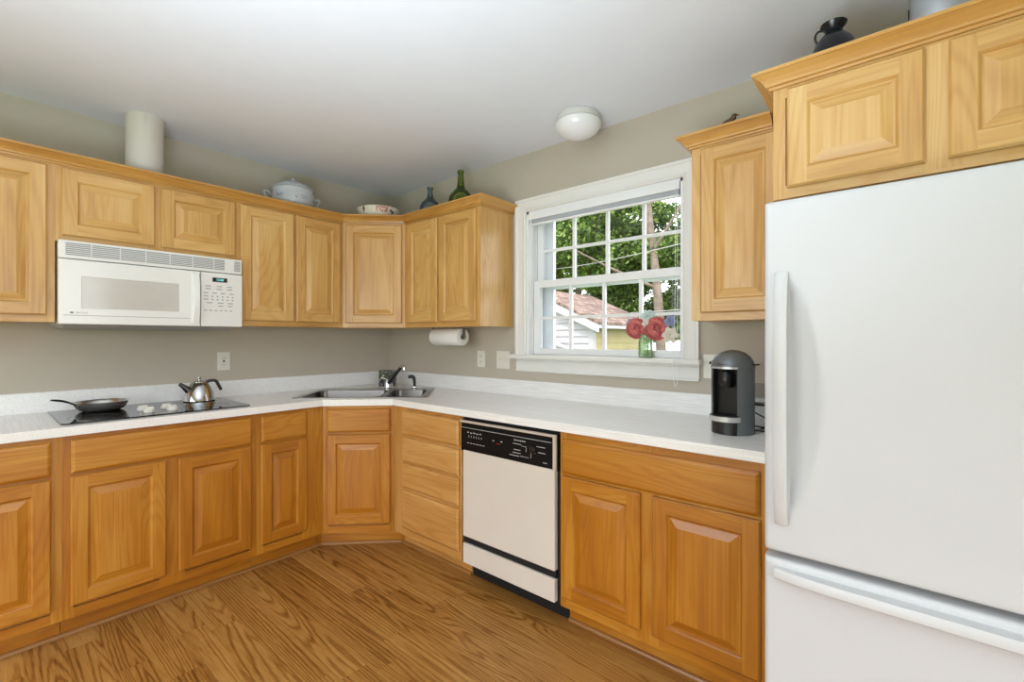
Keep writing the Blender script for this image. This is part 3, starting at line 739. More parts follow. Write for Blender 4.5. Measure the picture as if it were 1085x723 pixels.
obj('clock_digits', text_bm('12:00', .017, T_(-1.398, 1.610, .3922)), M['digits'], dp)
bm = B()
def dash(y, z, w=.018, h=.004): fbox(bm, FM, y-w/2, y+w/2, .3911, .3917, z-h/2, z+h/2)
for z in (1.573, 1.558):
    for y in (-1.456, -1.402, -1.350): dash(y, z, .026)
for y in (-1.466, -1.425, -1.383, -1.341): dash(y, 1.535, .022)
for z in (1.517, 1.500):
    dash(-1.466, z, .022)
    for y in (-1.435, -1.410, -1.385, -1.360, -1.335): dash(y, z, .007, .006)
for y in (-1.450, -1.395, -1.347): dash(y, 1.481, .028)
for y in (-1.395, -1.347): dash(y, 1.465, .024)
for y in (-1.468, -1.443, -1.418, -1.393, -1.368, -1.343): dash(y, 1.439, .014)
obj('keypad_print', bm, M['print'], cp)

# ------------------------------------------------------------------ dishwasher
dw = thing('dishwasher', 'almond built-in dishwasher with black control panel', 'dishwasher', (1.826, -.31, 0))
x0, x1 = 1.518, 2.134
bm = B(); box(bm, x0, x1, -.600, -.03, .100, .8755); obj('tub', bm, M['gap'], dw)
bm = B(); box(bm, x0+.018, x1-.014, -.628, -.600, .250, .700); obj('door', bm, M['almond'], dw, bevel=.003)
bm = B(); box(bm, x0, x1, -.622, -.600, .695, .858); cpn = obj('control_panel', bm, M['dwblack'], dw, bevel=.002)
bm = B(); box(bm, x0+.004, x1-.026, -.6275, -.622, .704, .820); fas = obj('fascia', bm, M['dwblack'], cpn, bevel=.001)
bm = B(); box(bm, x0+.002, x1-.004, -.636, -.622, .846, .857); box(bm, x1-.020, x1-.004, -.634, -.622, .698, .846); obj('trim_bar', bm, M['barpaint'], cpn, bevel=.001, label='pale metal edging bar')
bm = B(); box(bm, x0+.018, x1-.014, -.616, -.600, .212, .250); obj('gap_strip', bm, M['gap'], dw)
bm = B(); box(bm, x0+.018, x1-.014, -.628, -.600, .110, .214); obj('access_panel', bm, M['almond'], dw, bevel=.003)
bm = B(); box(bm, x0, x1, -.53, -.515, 0, .10); obj('toe_panel', bm, M['gap'], dw)
bm = B()
def pr_(x, z, w, h=.003): box(bm, x-w/2, x+w/2, -.6283, -.6274, z-h/2, z+h/2)
pr_(1.813, .819, .58, .0022)
for k in range(5): pr_(1.575+k*.022, .797-(.002 if k % 2 else 0), .013, .005)
for k in range(6): pr_(1.580+k*.018, .776, .003, .010)
for k in range(6): pr_(1.575+k*.022, .742, .016, .003)
for x, z in ((1.752, .778), (1.806, .780)): pr_(x, z, .010, .005)
for k in range(6): pr_(1.890+k*.012, .802, .008, .005)
for z, x, w in ((.785, 1.905, .05), (.757, 1.905, .04), (.742, 1.902, .05), (.728, 1.888, .06)): pr_(x, z, w, .0028)
for x, z, w in ((2.045, .790, .05), (2.050, .764, .04), (2.068, .722, .024)): pr_(x, z, w, .0028)
pr_(1.945, .779, .03, .0018); pr_(1.960, .767, .0018, .025); pr_(1.950, .730, .05, .0018); pr_(1.988, .742, .0018, .022); pr_(2.0, .757, .03, .0018)
obj('panel_print', bm, M['lprint'], fas)
bm = B(); lathe(bm, [(.020, 0), (.020, .004), (.016, .010), (0, .011)], (0, 0, 0), 24, T=Matrix.Translation((1.998, -.6285, .772)) @ Matrix.Rotation(PI/2, 4, 'X')); obj('selector_knob', bm, M['black'], fas, smooth=True)
bm = B()
for x in (1.778, 1.792): box(bm, x-.0015, x+.0015, -.6283, -.6274, .765, .768)
obj('indicator_lamps', bm, M['redled'], fas)

# ------------------------------------------------------------------ refrigerator
fr = thing('refrigerator', 'white bottom-freezer refrigerator filling the right of the room', 'refrigerator', (3.365, -.42, 0))
fx0, fx1 = 2.988, 3.744
bm = B(); box(bm, fx0+.004, fx1-.004, -.728, -.04, .03, 1.676); obj('cabinet_body', bm, M['fridge'], fr, bevel=.004)
bm = B(); box(bm, fx0+.01, fx1-.01, -.738, -.728, .06, 1.67); obj('door_seal', bm, M['appl_d'], fr)
def dished(z0, z1, dish):
    """door block whose front is a fine grid so a finger scoop can be pressed into it"""
    bm = B(); nx, nz = 70, 70; yf = -.800; yb = -.738; r = .012
    xs = [fx0+r*(1-math.cos(PI/2*k/4)) for k in range(5)]+[fx0+r+(fx1-fx0-2*r)*k/nx for k in range(1, nx)]+[fx1-r*(1-math.cos(PI/2*k/4)) for k in range(4, -1, -1)]
    zs = [z0+r*(1-math.cos(PI/2*k/4)) for k in range(5)]+[z0+r+(z1-z0-2*r)*k/nz for k in range(1, nz)]+[z1-r*(1-math.cos(PI/2*k/4)) for k in range(4, -1, -1)]
    def edge(a, lo, hi):
        d = min(a-lo, hi-a)
        return 0 if d >= r else r-math.sqrt(max(0, r*r-(r-d)**2))
    G = [[bm.verts.new((x, min(yf+edge(x, fx0, fx1)+edge(z, z0, z1)+dish(x, z), yf+.026), z)) for x in xs] for z in zs]
    for a, b in zip(G, G[1:]):
        for i in range(len(xs)-1): bm.faces.new((a[i], a[i+1], b[i+1], b[i]))
    bk = [bm.verts.new((x, yb, z)) for x, z in ((fx0, z0), (fx1, z0), (fx1, z1), (fx0, z1))]
    bot = G[0]; top = G[-1]; lf = [g[0] for g in G]; rt = [g[-1] for g in G]
    bm.faces.new(bot+[bk[1], bk[0]]); bm.faces.new(top+[bk[2], bk[3]]); bm.faces.new(lf+[bk[3], bk[0]]); bm.faces.new(rt+[bk[2], bk[1]]); bm.faces.new(bk)
    return bm
def scoop(x, z):
    zz = (z-1.12)/.33
    if abs(zz) >= 1: return 0
    wdt = .014+.066*(1-zz*zz)
    t = (x-3.050)/wdt
    if t < -.6 or t > 1: return 0
    return .024*(1-zz*zz)**.5*max(0, 1-t)**.8 if t > 0 else .024*(1-zz*zz)**.5*(1+t/.6)
fd = obj('refrigerator_door', dished(.668, 1.683, scoop), M['fridge'], fr, smooth=True)
bm = B(); rows = []
for k in range(25):
    s = k/24; z = .752+.722*s; bow = .034*(1-(2*s-1)**4)**.8 if 0 < k < 24 else 0
    e = .004+bow; wl = .000*math.sin(PI*s)
    rows.append([bm.verts.new(p) for p in ((3.016-wl, -.8000-e*.25, z), (3.018-wl, -.804-e, z), (3.022-wl, -.807-e, z), (3.046, -.807-e, z), (3.051, -.803-e, z), (3.049, -.8000-e*.55, z))])
for a, b in zip(rows, rows[1:]):
    for j in range(6): bm.faces.new((a[j], b[j], b[(j+1) % 6], a[(j+1) % 6]))
bm.faces.new(rows[0]); bm.faces.new(rows[-1]); obj('handle', bm, M['handle'], fd, smooth=True)
dr = obj('freezer_drawer', dished(.060, .648, lambda x, z: 0), M['fridge'], fr, smooth=True)
bm = B(); rows = []
for k in range(31):
    s = k/30; x = 3.016+.700*s; bow = .020*(1-(2*s-1)**4)**.8 if 0 < k < 30 else 0
    rows.append([bm.verts.new(p) for p in ((x, -.8005, .628), (x, -.812-bow, .626), (x, -.816-bow, .619), (x, -.815-bow, .600), (x, -.811-bow, .596), (x, -.8005, .600))])
for a, b in zip(rows, rows[1:]):
    for j in range(6): bm.faces.new((a[j], b[j], b[(j+1) % 6], a[(j+1) % 6]))
bm.faces.new(rows[0]); bm.faces.new(rows[-1]); obj('handle', bm, M['handle'], dr, smooth=True)
for x in (3.03, 3.70):
    for y in (-.68, -.10):
        bm = B(); lathe(bm, [(0, 0), (.018, 0), (.018, .012), (.012, .030), (0, .030)], (x, y, .0003), 14); obj('foot', bm, M['gap'], fr)

# ------------------------------------------------------------------ coffee machine
mx_, my_, mz_ = 2.785, -.350, .9145
cm = thing('coffee_machine', 'grey domed capsule coffee machine beside the refrigerator', 'coffee machine', (mx_, my_, mz_), rz=math.radians(-11))
def carc(r, a0, a1, n): return [(r*math.cos(a0+(a1-a0)*k/n), r*math.sin(a0+(a1-a0)*k/n)) for k in range(n+1)]
rb = .077; hw = .049; a = math.asin(hw/rb)
bodyp = carc(rb, -PI/2+a, 1.5*PI-a, 40)+[(-hw, -.020), (hw, -.020)]
bm = B(); prism(bm, [bodyp], lambda x, y, d: Vector((mx_+x, my_+y*1.12, mz_+d)), 0, .252)
obj('body_shell', bm, M['machine'], cm, smooth=True)
bm = B(); lathe(bm, [(0, .2525), (rb+.001, .2525), (rb+.001, .262), (rb-.003, .278), (rb-.014, .298), (rb-.032, .314), (rb-.055, .323), (0, .326)], (mx_, my_, mz_), 48, sy=1.12); obj('dome_lid', bm, M['machine'], cm, smooth=True)
bm = B(); rb2 = rb*1.005
lin = [(-hw+.0005, -.0215), (hw-.0005, -.0215), (hw-.0005, -.030), (-hw+.0005, -.030)]
prism(bm, [lin], lambda x, y, d: Vector((mx_+x, my_+y*1.12, mz_+d)), .0, .251)
box(bm, mx_-hw+.0005, mx_-hw+.005, my_-.064, my_-.034, mz_, mz_+.251); box(bm, mx_+hw-.005, mx_+hw-.0005, my_-.064, my_-.034, mz_, mz_+.251)
obj('brew_recess', bm, M['black'], cm)
bm = B(); lathe(bm, [(0, .178), (.020, .180), (.027, .190), (.029, .210), (.026, .232), (.018, .246), (0, .249)], (mx_-.0, my_-.052, mz_), 28); obj('coffee_outlet', bm, M['black'], cm, smooth=True)
bm = B(); pts = carc(rb, -PI/2-a, -PI/2+a, 12); prism(bm, [pts+[(hw, -.035), (-hw, -.035)]], lambda x, y, d: Vector((mx_+x*.98, my_+y*1.12, mz_+d)), 0, .050); obj('base_block', bm, M['black'], cm)
bm = B(); pts = carc(.060, -PI, 0, 20); prism(bm, [pts+[(.055, .012), (-.055, .012)]], lambda x, y, d: Vector((mx_+x*1.0, my_-.058+y*.85, mz_+d)), .052, .071); tr_ = obj('cup_tray', bm, M['tray'], cm, smooth=True)
bm = B(); pts = carc(.057, -PI, 0, 20); prism(bm, [pts+[(.050, .010), (-.050, .010)]], lambda x, y, d: Vector((mx_+x*1.0, my_-.058+y*.85, mz_+d)), .0712, .075); obj('drip_grid', bm, M['black'], tr_)
bm = B(); pts = carc(rb+.0015, -PI/2-a*1.02, -PI/2+a*1.02, 12); pin = carc(rb-.004, -PI/2+a*1.02, -PI/2-a*1.02, 12)
prism(bm, [pts+pin], lambda x, y, d: Vector((mx_+x, my_+y*1.12, mz_+d)), .2527, .2600); obj('chrome_lip', bm, M['tray'], cm)
def mt(xx, yy, zz):
    a_ = xx/(rb+.001); return Vector((mx_+(rb+.0008+zz)*math.sin(a_), my_-1.12*(rb-.0008+zz)*math.cos(a_)+.0003, mz_+.2695+yy))
obj('maker_name', text_bm('NESPRESSO', .0085, mt), M['gap'], cm)
bm = B(); tube(bm, [(mx_+.070, my_, mz_+.268), (mx_+.094, my_-.004, mz_+.270), (mx_+.104, my_-.006, mz_+.271)], [.005, .0045, .004], 10, flat=.7); obj('lever', bm, M['black'], cm)
bm = B(); tube(bm, [(mx_-.070, my_, mz_+.268), (mx_-.088, my_-.004, mz_+.270), (mx_-.094, my_-.006, mz_+.271)], [.006, .006, .006], 10, flat=1); obj('hinge_cap', bm, M['black'], cm)
bm = B(); box(bm, mx_-.03, mx_+.118, my_+.105, my_+.170, mz_+.004, mz_+.185); tk = obj('water_tank', bm, M['clearp'], cm, bevel=.01)
bm = B(); box(bm, mx_-.035, mx_+.125, my_+.088, my_+.175, mz_, mz_+.003); obj('tank_base', bm, M['black'], cm)
bm = B(); box(bm, mx_-.032, mx_+.120, my_+.103, my_+.172, mz_+.100, mz_+.106); obj('tank_band', bm, M['black'], cm)

# ------------------------------------------------------------------ wall plates
def plate(name, label, F, u, z, w, h, kind, cat):
    c = F.P(u, 0, z-h/2)
    t = thing(name, label, cat, (c.x, c.y, c.z))
    bm = B(); fbox(bm, F, u-w/2, u+w/2, .0003, .006, z-h/2, z+h/2); obj('cover_plate', bm, M['plate'], t, bevel=.002)
    if kind == 'outlet':
        for s in (-1, 1):
            bm = B(); zc = z+s*.0195
            pts = [(u+.016*math.cos(k*PI/8), zc+.0135*math.sin(k*PI/8)) for k in range(16)]
            prism(bm, [pts], lambda a, b, d: F.P(a, d, b), .0060, .0075); rc = obj('receptacle', bm, M['plate'], t)
            bm = B(); fbox(bm, F, u-.0075, u-.0055, .0075, .0079, zc-.002, zc+.007); fbox(bm, F, u+.0055, u+.0075, .0075, .0079, zc-.002, zc+.007); fbox(bm, F, u-.002, u+.002, .0075, .0079, zc-.0095, zc-.0055); obj('slots', bm, M['socket'], rc)
    elif kind == 'gfci':
        bm = B(); fbox(bm, F, u-.0165, u+.0165, .006, .008, z-.033, z+.033); rc = obj('receptacle', bm, M['plate'], t)
        bm = B(); fbox(bm, F, u-.005, u+.005, .008, .0095, z-.0055, z+.0055); obj('test_buttons', bm, M['socket'], rc)
        bm = B()
        for s in (-1, 1):
            zc = z+s*.020
            fbox(bm, F, u-.0075, u-.0055, .008, .0083, zc-.003, zc+.005); fbox(bm, F, u+.0055, u+.0075, .008, .0083, zc-.003, zc+.005); fbox(bm, F, u-.002, u+.002, .008, .0083, zc-.009, zc-.006)
        obj('slots', bm, M['socket'], rc)
    else:
        for s in (-1, 1):
            bm = B(); uc = u+s*.023; vs_ = []
            fbox(bm, F, uc-.005, uc+.005, .006, .008, z-.012, z+.012); fbox(bm, F, uc-.0035, uc+.0035, .008, .017, z-.002, z+.008); obj('toggle', bm, M['plate'], t, bevel=.001)
    return t
FWA = Face((0, 0), (0, 1), (1, 0)); FWB = Face((0, 0), (1, 0), (0, -1))
plate('wall_outlet', 'ivory electrical outlet on the left wall between cooktop and sink', FWA, -1.256, 1.140, .072, .115, 'gfci', 'outlet')
plate('wall_outlet', 'ivory electrical outlet below the paper towel roll', FWB, 1.065, 1.143, .072, .115, 'outlet', 'outlet')
plate('light_switch', 'white double toggle light switch left of the window sill', FWB, 1.269, 1.142, .116, .118, 'switch', 'switch')
plate('wall_outlet', 'ivory electrical outlet behind the coffee machine', FWB, 2.618, 1.150, .112, .116, 'outlet', 'outlet')
cd = thing('power_cord', 'black power cord plugged in behind the coffee machine', 'cord', (2.64, -.02, .916))
bm = B(); box(bm, 2.608, 2.630, -.034, -.0085, 1.158, 1.182); obj('plug', bm, M['black'], cd, bevel=.003)
bm = B(); tube(bm, bez([(2.619, -.034, 1.168), (2.625, -.055, 1.14), (2.66, -.06, 1.05), (2.80, -.07, .96), (2.90, -.09, .923), (2.955, -.14, .919)], 8), .0032, 8); obj('cable', bm, M['black'], cd, smooth=True)

# ------------------------------------------------------------------ paper towel
pt = thing('paper_towel_holder', 'white paper towel roll hung under the cabinet left of the window', 'paper towel', (.93, -.17, UZ0))
pc = (-.170, 1.294)
TX = lambda x: Matrix.Translation((x, pc[0], pc[1])) @ Matrix.Rotation(PI/2, 4, 'Y')
bm = B(); lathe(bm, [(.019, 0), (.056, 0), (.058, .003), (.058, .277), (.056, .280), (.019, .280)], (0, 0, 0), 40, T=TX(.775), close=True); obj('paper_roll', bm, M['paper'], pt, smooth=True)
bm = B(); lathe(bm, [(0, 0), (.006, 0), (.006, .32), (0, .32)], (0, 0, 0), 14, T=TX(.755)); obj('rod', bm, M['chrome'], pt)
for x in (.757, 1.066):
    bm = B(); lathe(bm, [(0, 0), (.016, 0), (.016, .004), (0, .004)], (0, 0, 0), 20, T=TX(x)); box(bm, x, x+.004, pc[0]-.011, pc[0]+.011, pc[1], UZ0-.001); obj('bracket', bm, M['steel'], pt, smooth=False)

# ------------------------------------------------------------------ ceiling light
lx, ly = 1.985, -.215
cl = thing('ceiling_light', 'round white flush ceiling light, unlit, above the window', 'ceiling light', (lx, ly, CZ-.13))
bm = B(); lathe(bm, [(0, 0), (.108, 0), (.112, -.004), (.112, -.030), (.104, -.036), (0, -.036)], (lx, ly, CZ-.0005), 48); obj('base', bm, M['lightbase'], cl, smooth=True)
bm = B(); lathe(bm, [(0, -.037), (.116, -.037), (.120, -.044), (.117, -.060), (.104, -.082), (.080, -.100), (.045, -.112), (0, -.117)], (lx, ly, CZ-.0005), 48); obj('glass_shade', bm, M['lightglass'], cl, smooth=True)

# ------------------------------------------------------------------ things on top of the cabinets
bm = B()
lathe(bm, [(.082, 2.0945), (.082, 2.400), (.0835, 2.402), (.0835, 2.4645), (.079, 2.4645), (.079, 2.0945)], (.200, -1.695, 0), 48, close=True)
box(bm, .2829, .2850, -1.712, -1.708, 2.402, 2.464)
o = obj('exhaust_duct', bm, M['duct'], smooth=True); tag(o, 'white round exhaust duct rising from the cabinet top to the ceiling', 'duct'); settle(o, (.2, -1.695, 2.0945))
# lidded tureen
tx, ty, tz = .155, -.885, 2.0945
tn = thing('tureen', 'grey-white lidded tureen with curled handles on the left wall cabinet', 'tureen', (tx, ty, tz))
prof = [(0, 0), (.070, 0), (.074, .006), (.066, .018), (.076, .028), (.108, .050), (.128, .085), (.134, .120), (.132, .150), (.126, .172), (.130, .184), (.122, .186), (.118, .172), (.12, .12), (.10, .06), (0, .035)]
bm = B(); lathe(bm, prof, (tx, ty, tz), 48); bd = obj('tureen_bowl', bm, M['porcelain'], tn, smooth=True)
bm = B(); lathe(bm, [(0, .180), (.128, .187), (.134, .192), (.128, .198), (.112, .212), (.080, .230), (.040, .241), (.012, .245), (.009, .250), (.016, .258), (.014, .266), (0, .270)], (tx, ty, tz), 48); ld = obj('lid', bm, M['porcelain'], tn, smooth=True)
for s in (-1, 1):
    c = Vector((tx, ty, tz)); h = Vector((0.25*s, s, 0)).normalized() if s < 0 else Vector((.1, 1, 0)).normalized()
    bm = B(); tube(bm, bez([c+h*.124+Vector((0, 0, .070)), c+h*.150+Vector((0, 0, .090)), c+h*.165+Vector((0, 0, .128)), c+h*.176+Vector((0, 0, .150)), c+h*.160+Vector((0, 0, .158)), c+h*.128+Vector((0, 0, .138))], 5), [.008]*26, 10); obj('handle', bm, M['porcelain'], tn, smooth=True)
bm = B()
def rad_at(z):
    for (r0, a0), (r1, a1) in zip(prof, prof[1:]):
        if a0 <= z <= a1 and a1 > a0: return r0+(r1-r0)*(z-a0)/(a1-a0)
    return .13
random.seed(3)
for (ang, zz, w) in ((-.10, .125, .055), (-1.05, .130, .022), (.75, .12, .03)):
    for k in range(16):
        aa = ang+random.uniform(-w, w)/.13; z = zz+random.uniform(-.009, .009)-abs(aa-ang)*.02; r = rad_at(z)+.0008
        s_ = random.uniform(.003, .0055)
        p = Vector((tx+r*math.cos(aa), ty+r*math.sin(aa), tz+z)); tu = Vector((-math.sin(aa), math.cos(aa), 0)); th = random.uniform(0, PI); ax = tu*math.cos(th)+Vector((0, 0, 1))*math.sin(th); ay = tu*-math.sin(th)+Vector((0, 0, 1))*math.cos(th)
        bm.faces.new([bm.verts.new(p+ax*s_), bm.verts.new(p+ay*s_*.45), bm.verts.new(p-ax*s_), bm.verts.new(p-ay*s_*.45)])
obj('painted_sprigs', bm, M['decal'], bd, recalc=False)
# bowl
bx, by, bz = .355, -.350, 2.0945
prof_b = [(0, .0), (.070, 0), (.074, .006), (.104, .030), (.132, .066), (.148, .100), (.155, .130), (.151, .132), (.142, .102), (.126, .070), (.09, .036), (0, .02)]
bm = B(); lathe(bm, prof_b, (bx, by, bz), 56); bo = obj('serving_bowl', bm, [M['bowl']], smooth=True); tag(bo, 'cream pottery bowl with pink flowers on the corner wall cabinet', 'bowl'); settle(bo, (bx, by, bz))
bm = B(); random.seed(5)
for (ang, n, w, z0_, mi) in ((-.45, 42, .26, .110, 0), (-1.36, 10, .05, .108, 1), (.04, 9, .10, .096, 1)):
    for k in range(n):
        aa = ang+random.uniform(-w, w); z = z0_+random.uniform(-.020, .014)
        r = None
        for (r0, a0), (r1, a1) in zip(prof_b[:7], prof_b[1:7]):
            if a0 <= z <= a1 and a1 > a0: r = r0+(r1-r0)*(z-a0)/(a1-a0)+.0008
        if r is None: continue
        s_ = random.uniform(.005, .009)
        p = Vector((r*math.cos(aa), r*math.sin(aa), z)); tu = Vector((-math.sin(aa), math.cos(aa), 0)); tv = Vector((.30*math.cos(aa), .30*math.sin(aa), .95))
        f = bm.faces.new([bm.verts.new(p+tu*s_*math.cos(q*PI/3)+tv*s_*.7*math.sin(q*PI/3)) for q in range(6)]); f.material_index = mi
o = obj('painted_flowers', bm, [M['pinkdecal'], M['decal']], bo, world=False, recalc=False)
# bottles
def bottle(name, label, x, y, prof, mat, cat='bottle'):
    bm = B(); full = prof+[(max(r-.003, .001), z) for r, z in reversed(prof) if z > .006]+[(0, .006)]
    lathe(bm, full, (x, y, 2.0945), 36)
    o = obj(name, bm, mat, smooth=True); tag(o, label, cat); settle(o, (x, y, 2.0945)); return o
bottle('glass_bottle', 'green long-necked glass bottle on the cabinet left of the window', 1.068, -.200, [(0, 0), (.066, 0), (.076, .01), (.082, .050), (.082, .095), (.074, .130), (.052, .160), (.032, .178), (.024, .200), (.020, .240), (.018, .280), (.022, .284), (.022, .297), (.018, .302)], M['greenglass'])
bottle('glass_bottle', 'blue-grey glass bottle on the cabinet between bowl and green bottle', .714, -.165, [(0, 0), (.068, 0), (.076, .01), (.080, .075), (.076, .125), (.058, .160), (.034, .184), (.022, .200), (.018, .230), (.017, .255), (.022, .259), (.022, .270), (.017, .274)], M['blueglass'])
# dark vase on the fridge cabinet
vz = 2.0945; vx, vy = 3.128, -.50
vs_ = thing('ceramic_vase', 'blue-black glazed vase with flared lip above the refrigerator cabinet', 'vase', (vx, vy, vz))
bm = B(); lathe(bm, [(0, 0), (.044, 0), (.058, .02), (.066, .070), (.064, .110), (.052, .145), (.034, .168), (.023, .180), (.022, .186), (.034, .200), (.037, .206), (.034, .208), (.026, .202), (.016, .186), (.018, .160), (0, .05)], (vx, vy, vz), 36); obj('vase_body', bm, M['vaseblack'], vs_, smooth=True)
bm = B(); tube(bm, bez([(vx-.028, vy, vz+.198), (vx-.044, vy-.004, vz+.196), (vx-.050, vy-.004, vz+.178), (vx-.044, vy, vz+.158)], 5), .0035, 8); obj('loop_handle', bm, M['vaseblack'], vs_, smooth=True)
# small bronze figurine on the cabinet right of the window
gx, gy = 2.745, -.27
fg = thing('bird_figurine', 'small dark bronze bird figurine on the cabinet right of the window', 'figurine', (gx, gy, 2.0945))
bm = B(); lathe(bm, [(0, 0), (.022, 0), (.022, .006), (.010, .012), (.007, .066), (0, .066)], (gx, gy, 2.0945), 20); obj('stand', bm, M['bronze'], fg, smooth=True)
bm = B(); tube(bm, bez([(gx-.050, gy+.010, 2.152), (gx-.020, gy+.004, 2.166), (gx+.005, gy, 2.178), (gx+.020, gy-.002, 2.192), (gx+.030, gy-.003, 2.202), (gx+.046, gy-.004, 2.196)], 4), [.003, .006, .009, .012, .015, .018, .019, .019, .018, .016, .013, .012, .011, .011, .012, .011, .008, .005, .003, .002, .001], 12); obj('bird', bm, M['bronze'], fg, smooth=True)

# silvery canister further right
sx_, sy2 = 3.392, -.34
cn = thing('metal_canister', 'bright silvery canister above the refrigerator cabinet, cut by the frame', 'canister', (sx_, sy2, 2.0945))
bm = B(); lathe(bm, [(0, 0), (.075, 0), (.078, .004), (.078, .300), (.074, .304), (0, .304)], (sx_, sy2, 2.0945), 40); obj('canister_body', bm, plain('bright_metal', S(200, 206, 214), .3, .7, var=.05), cn, smooth=True)
bm = B(); lathe(bm, [(0, .305), (.079, .305), (.079, .325), (.070, .336), (.012, .340), (.012, .352), (0, .354)], (sx_, sy2, 2.0945), 40); obj('lid', bm, M['chrome'], cn, smooth=True)
bm = B(); box(bm, sx_-.080, sx_-.074, sy2-.010, sy2+.010, 2.315, 2.345); obj('clasp', bm, M['gap'], cn, bevel=.001)

# ------------------------------------------------------------------ flowers in a jar on the sill
jx, jy, jz = 2.262, .006, 1.1835
jr = B(); jp = [(0, 0), (.031, 0), (.036, .004), (.037, .020), (.037, .088), (.034, .098), (.029, .104), (.029, .120), (.031, .122)]
lathe(jr, jp+[(r-.0025, z) for r, z in reversed(jp) if z > .005]+[(0, .005)], (jx, jy, jz), 32)
o = obj('glass_jar', jr, M['jarglass'], smooth=True); tag(o, 'pale green glass jar of flowers on the window sill', 'jar'); settle(o, (jx, jy, jz))
def flower(name, label, head, r, mat, kind, base=(0, 0)):
    h = Vector(head); t = thing(name, label, 'flower', (jx+base[0], jy+base[1], jz+.006))
    b0 = Vector((jx+base[0], jy+base[1], jz+.012)); mid = Vector((jx+(h.x-jx)*.22, jy+(h.y-jy)*.2, jz+.115))
    bm = B(); tube(bm, bez([b0, mid, h], 8), .0022, 6); obj('stem', bm, M['stem'], t, smooth=True)
    bm = B(); n = Vector((.36, -.93, .12)).normalized(); e1 = n.cross(Vector((0, 0, 1))).normalized(); e2 = e1.cross(n)
    layers = 7 if kind == 'rose' else 3; random.seed(len(label))
    for L in range(layers):
        q = L/max(1, layers-1); cnt = (9 if kind == 'rose' else 6) if L < layers-2 else 6
        rr = r*(1-.80*q); tilt = .05+1.05*q; 
        for k in range(cnt):
            an = 2*PI*k/cnt+L*.42+random.uniform(-.1, .1)
            rad = e1*math.cos(an)+e2*math.sin(an); tan = -e1*math.sin(an)+e2*math.cos(an)
            out = (rad*math.cos(tilt)+n*math.sin(tilt)).normalized(); nr = out.cross(tan)
            c0 = h+n*(r*.28*q)+rad*(rr*.30); ln = rr*.95 if kind == 'rose' else r*(1-.3*q); wd = ln*(.62 if kind == 'rose' else .36)
            pts = []
            for (lu, wu, cu) in ((0, .25, 0), (.35, .85, -.06), (.7, 1, -.05), (.95, .62, .10), (1.02, 0, .16)):
                pts.append((lu, wu, cu))
            Lf = [bm.verts.new(c0+out*ln*a-tan*wd*b+nr*ln*c) for a, b, c in pts[:-1]]
            Rt = [bm.verts.new(c0+out*ln*a+tan*wd*b+nr*ln*c) for a, b, c in pts[:-1]]
            tip = bm.verts.new(c0+out*ln*pts[-1][0]+nr*ln*pts[-1][2])
            for i in range(3): bm.faces.new((Lf[i], Rt[i], Rt[i+1], Lf[i+1]))
            bm.faces.new((Lf[3], Rt[3], tip))
    obj('bloom', bm, mat, t, recalc=False)
flower('flower', 'left of the two large dusty red flowers in the jar', (2.215, .000, 1.338), .045, M['red'], 'rose', (-.010, 0))
flower('flower', 'right of the two large dusty red flowers in the jar', (2.325, .000, 1.336), .050, M['red'], 'rose', (.010, .004))
flower('flower', 'cream flower drooping at the right of the jar bouquet', (2.395, .006, 1.302), .034, M['whitepetal'], 'daisy', (.012, -.006))
flower('flower', 'small blue flower at the upper right of the jar bouquet', (2.390, .020, 1.374), .026, M['bluepetal'], 'daisy', (.004, .012))
flower('flower', 'small lavender flower at the left edge of the jar bouquet', (2.172, .020, 1.366), .022, M['bluepetal'], 'daisy', (-.012, .006))
flower('flower', 'pale mint flower at the top centre of the jar bouquet', (2.272, .010, 1.400), .030, M['tealpetal'], 'daisy', (0, .012))
flower('flower', 'small white flower between the two red flowers in the jar', (2.276, -.012, 1.362), .020, M['whitepetal'], 'daisy', (0, -.012))

# ------------------------------------------------------------------ outside
bm = B(); box(bm, -30, 30, -30, 45, -1.0, -.7); struct('ground', bm, M['grass'])
gg = thing('garage', 'white-sided garage with brown shingled roof seen through the window', 'building', (-2.6, 6.6, -.7))
gx1, gx0, gy0, gy1, ez, rz_ = -1.32, -4.20, 5.60, 7.8, 1.62, 2.36
bm = B()
prism(bm, [[(gx0, -.7), (gx1, -.7), (gx1, ez), ((gx0+gx1)/2, ez+.45*(gx1-gx0)/2), (gx0, ez)]], lambda a, b, d: Vector((a, d, b)), gy0+.02, gy0+.12)
z = -.7
while z < 2.1:   # clapboards
    hx = (gx1-gx0)/2 if z < ez else max(0, (gx1-gx0)/2-(z-ez)/.45)
    c = (gx0+gx1)/2
    if hx > .15:
        v = [bm.verts.new(p) for p in ((c-hx, gy0-.012, z), (c+hx, gy0-.012, z), (c+hx*.99, gy0+.019, z+.13), (c-hx*.99, gy0+.019, z+.13), (c-hx, gy0+.02, z), (c+hx, gy0+.02, z))]
        bm.faces.new((v[0], v[1], v[2], v[3])); bm.faces.new((v[4], v[5], v[1], v[0])); bm.faces.new((v[1], v[5], v[2])); bm.faces.new((v[0], v[3], v[4]))
    z += .135
obj('gable_wall', bm, M['siding'], gg, recalc=True)
bm = B(); box(bm, gx1-.1, gx1, gy0+.12, gy1, -.7, ez)
z = -.7
while z < ez-.1:
    v = [bm.verts.new(p) for p in ((gx1+.015, gy0+.05, z), (gx1+.015, gy1, z), (gx1+.001, gy1, z+.13), (gx1+.001, gy0+.05, z+.13))]; bm.faces.new(v)
    z += .135
obj('side_wall', bm, M['siding2'], gg)
bm = B(); box(bm, gx1-.09, gx1+.02, gy0-.02, gy0+.09, -.7, ez); obj('corner_board', bm, M['siding'], gg)
cxg = (gx0+gx1)/2
bm = B()
ov = .26
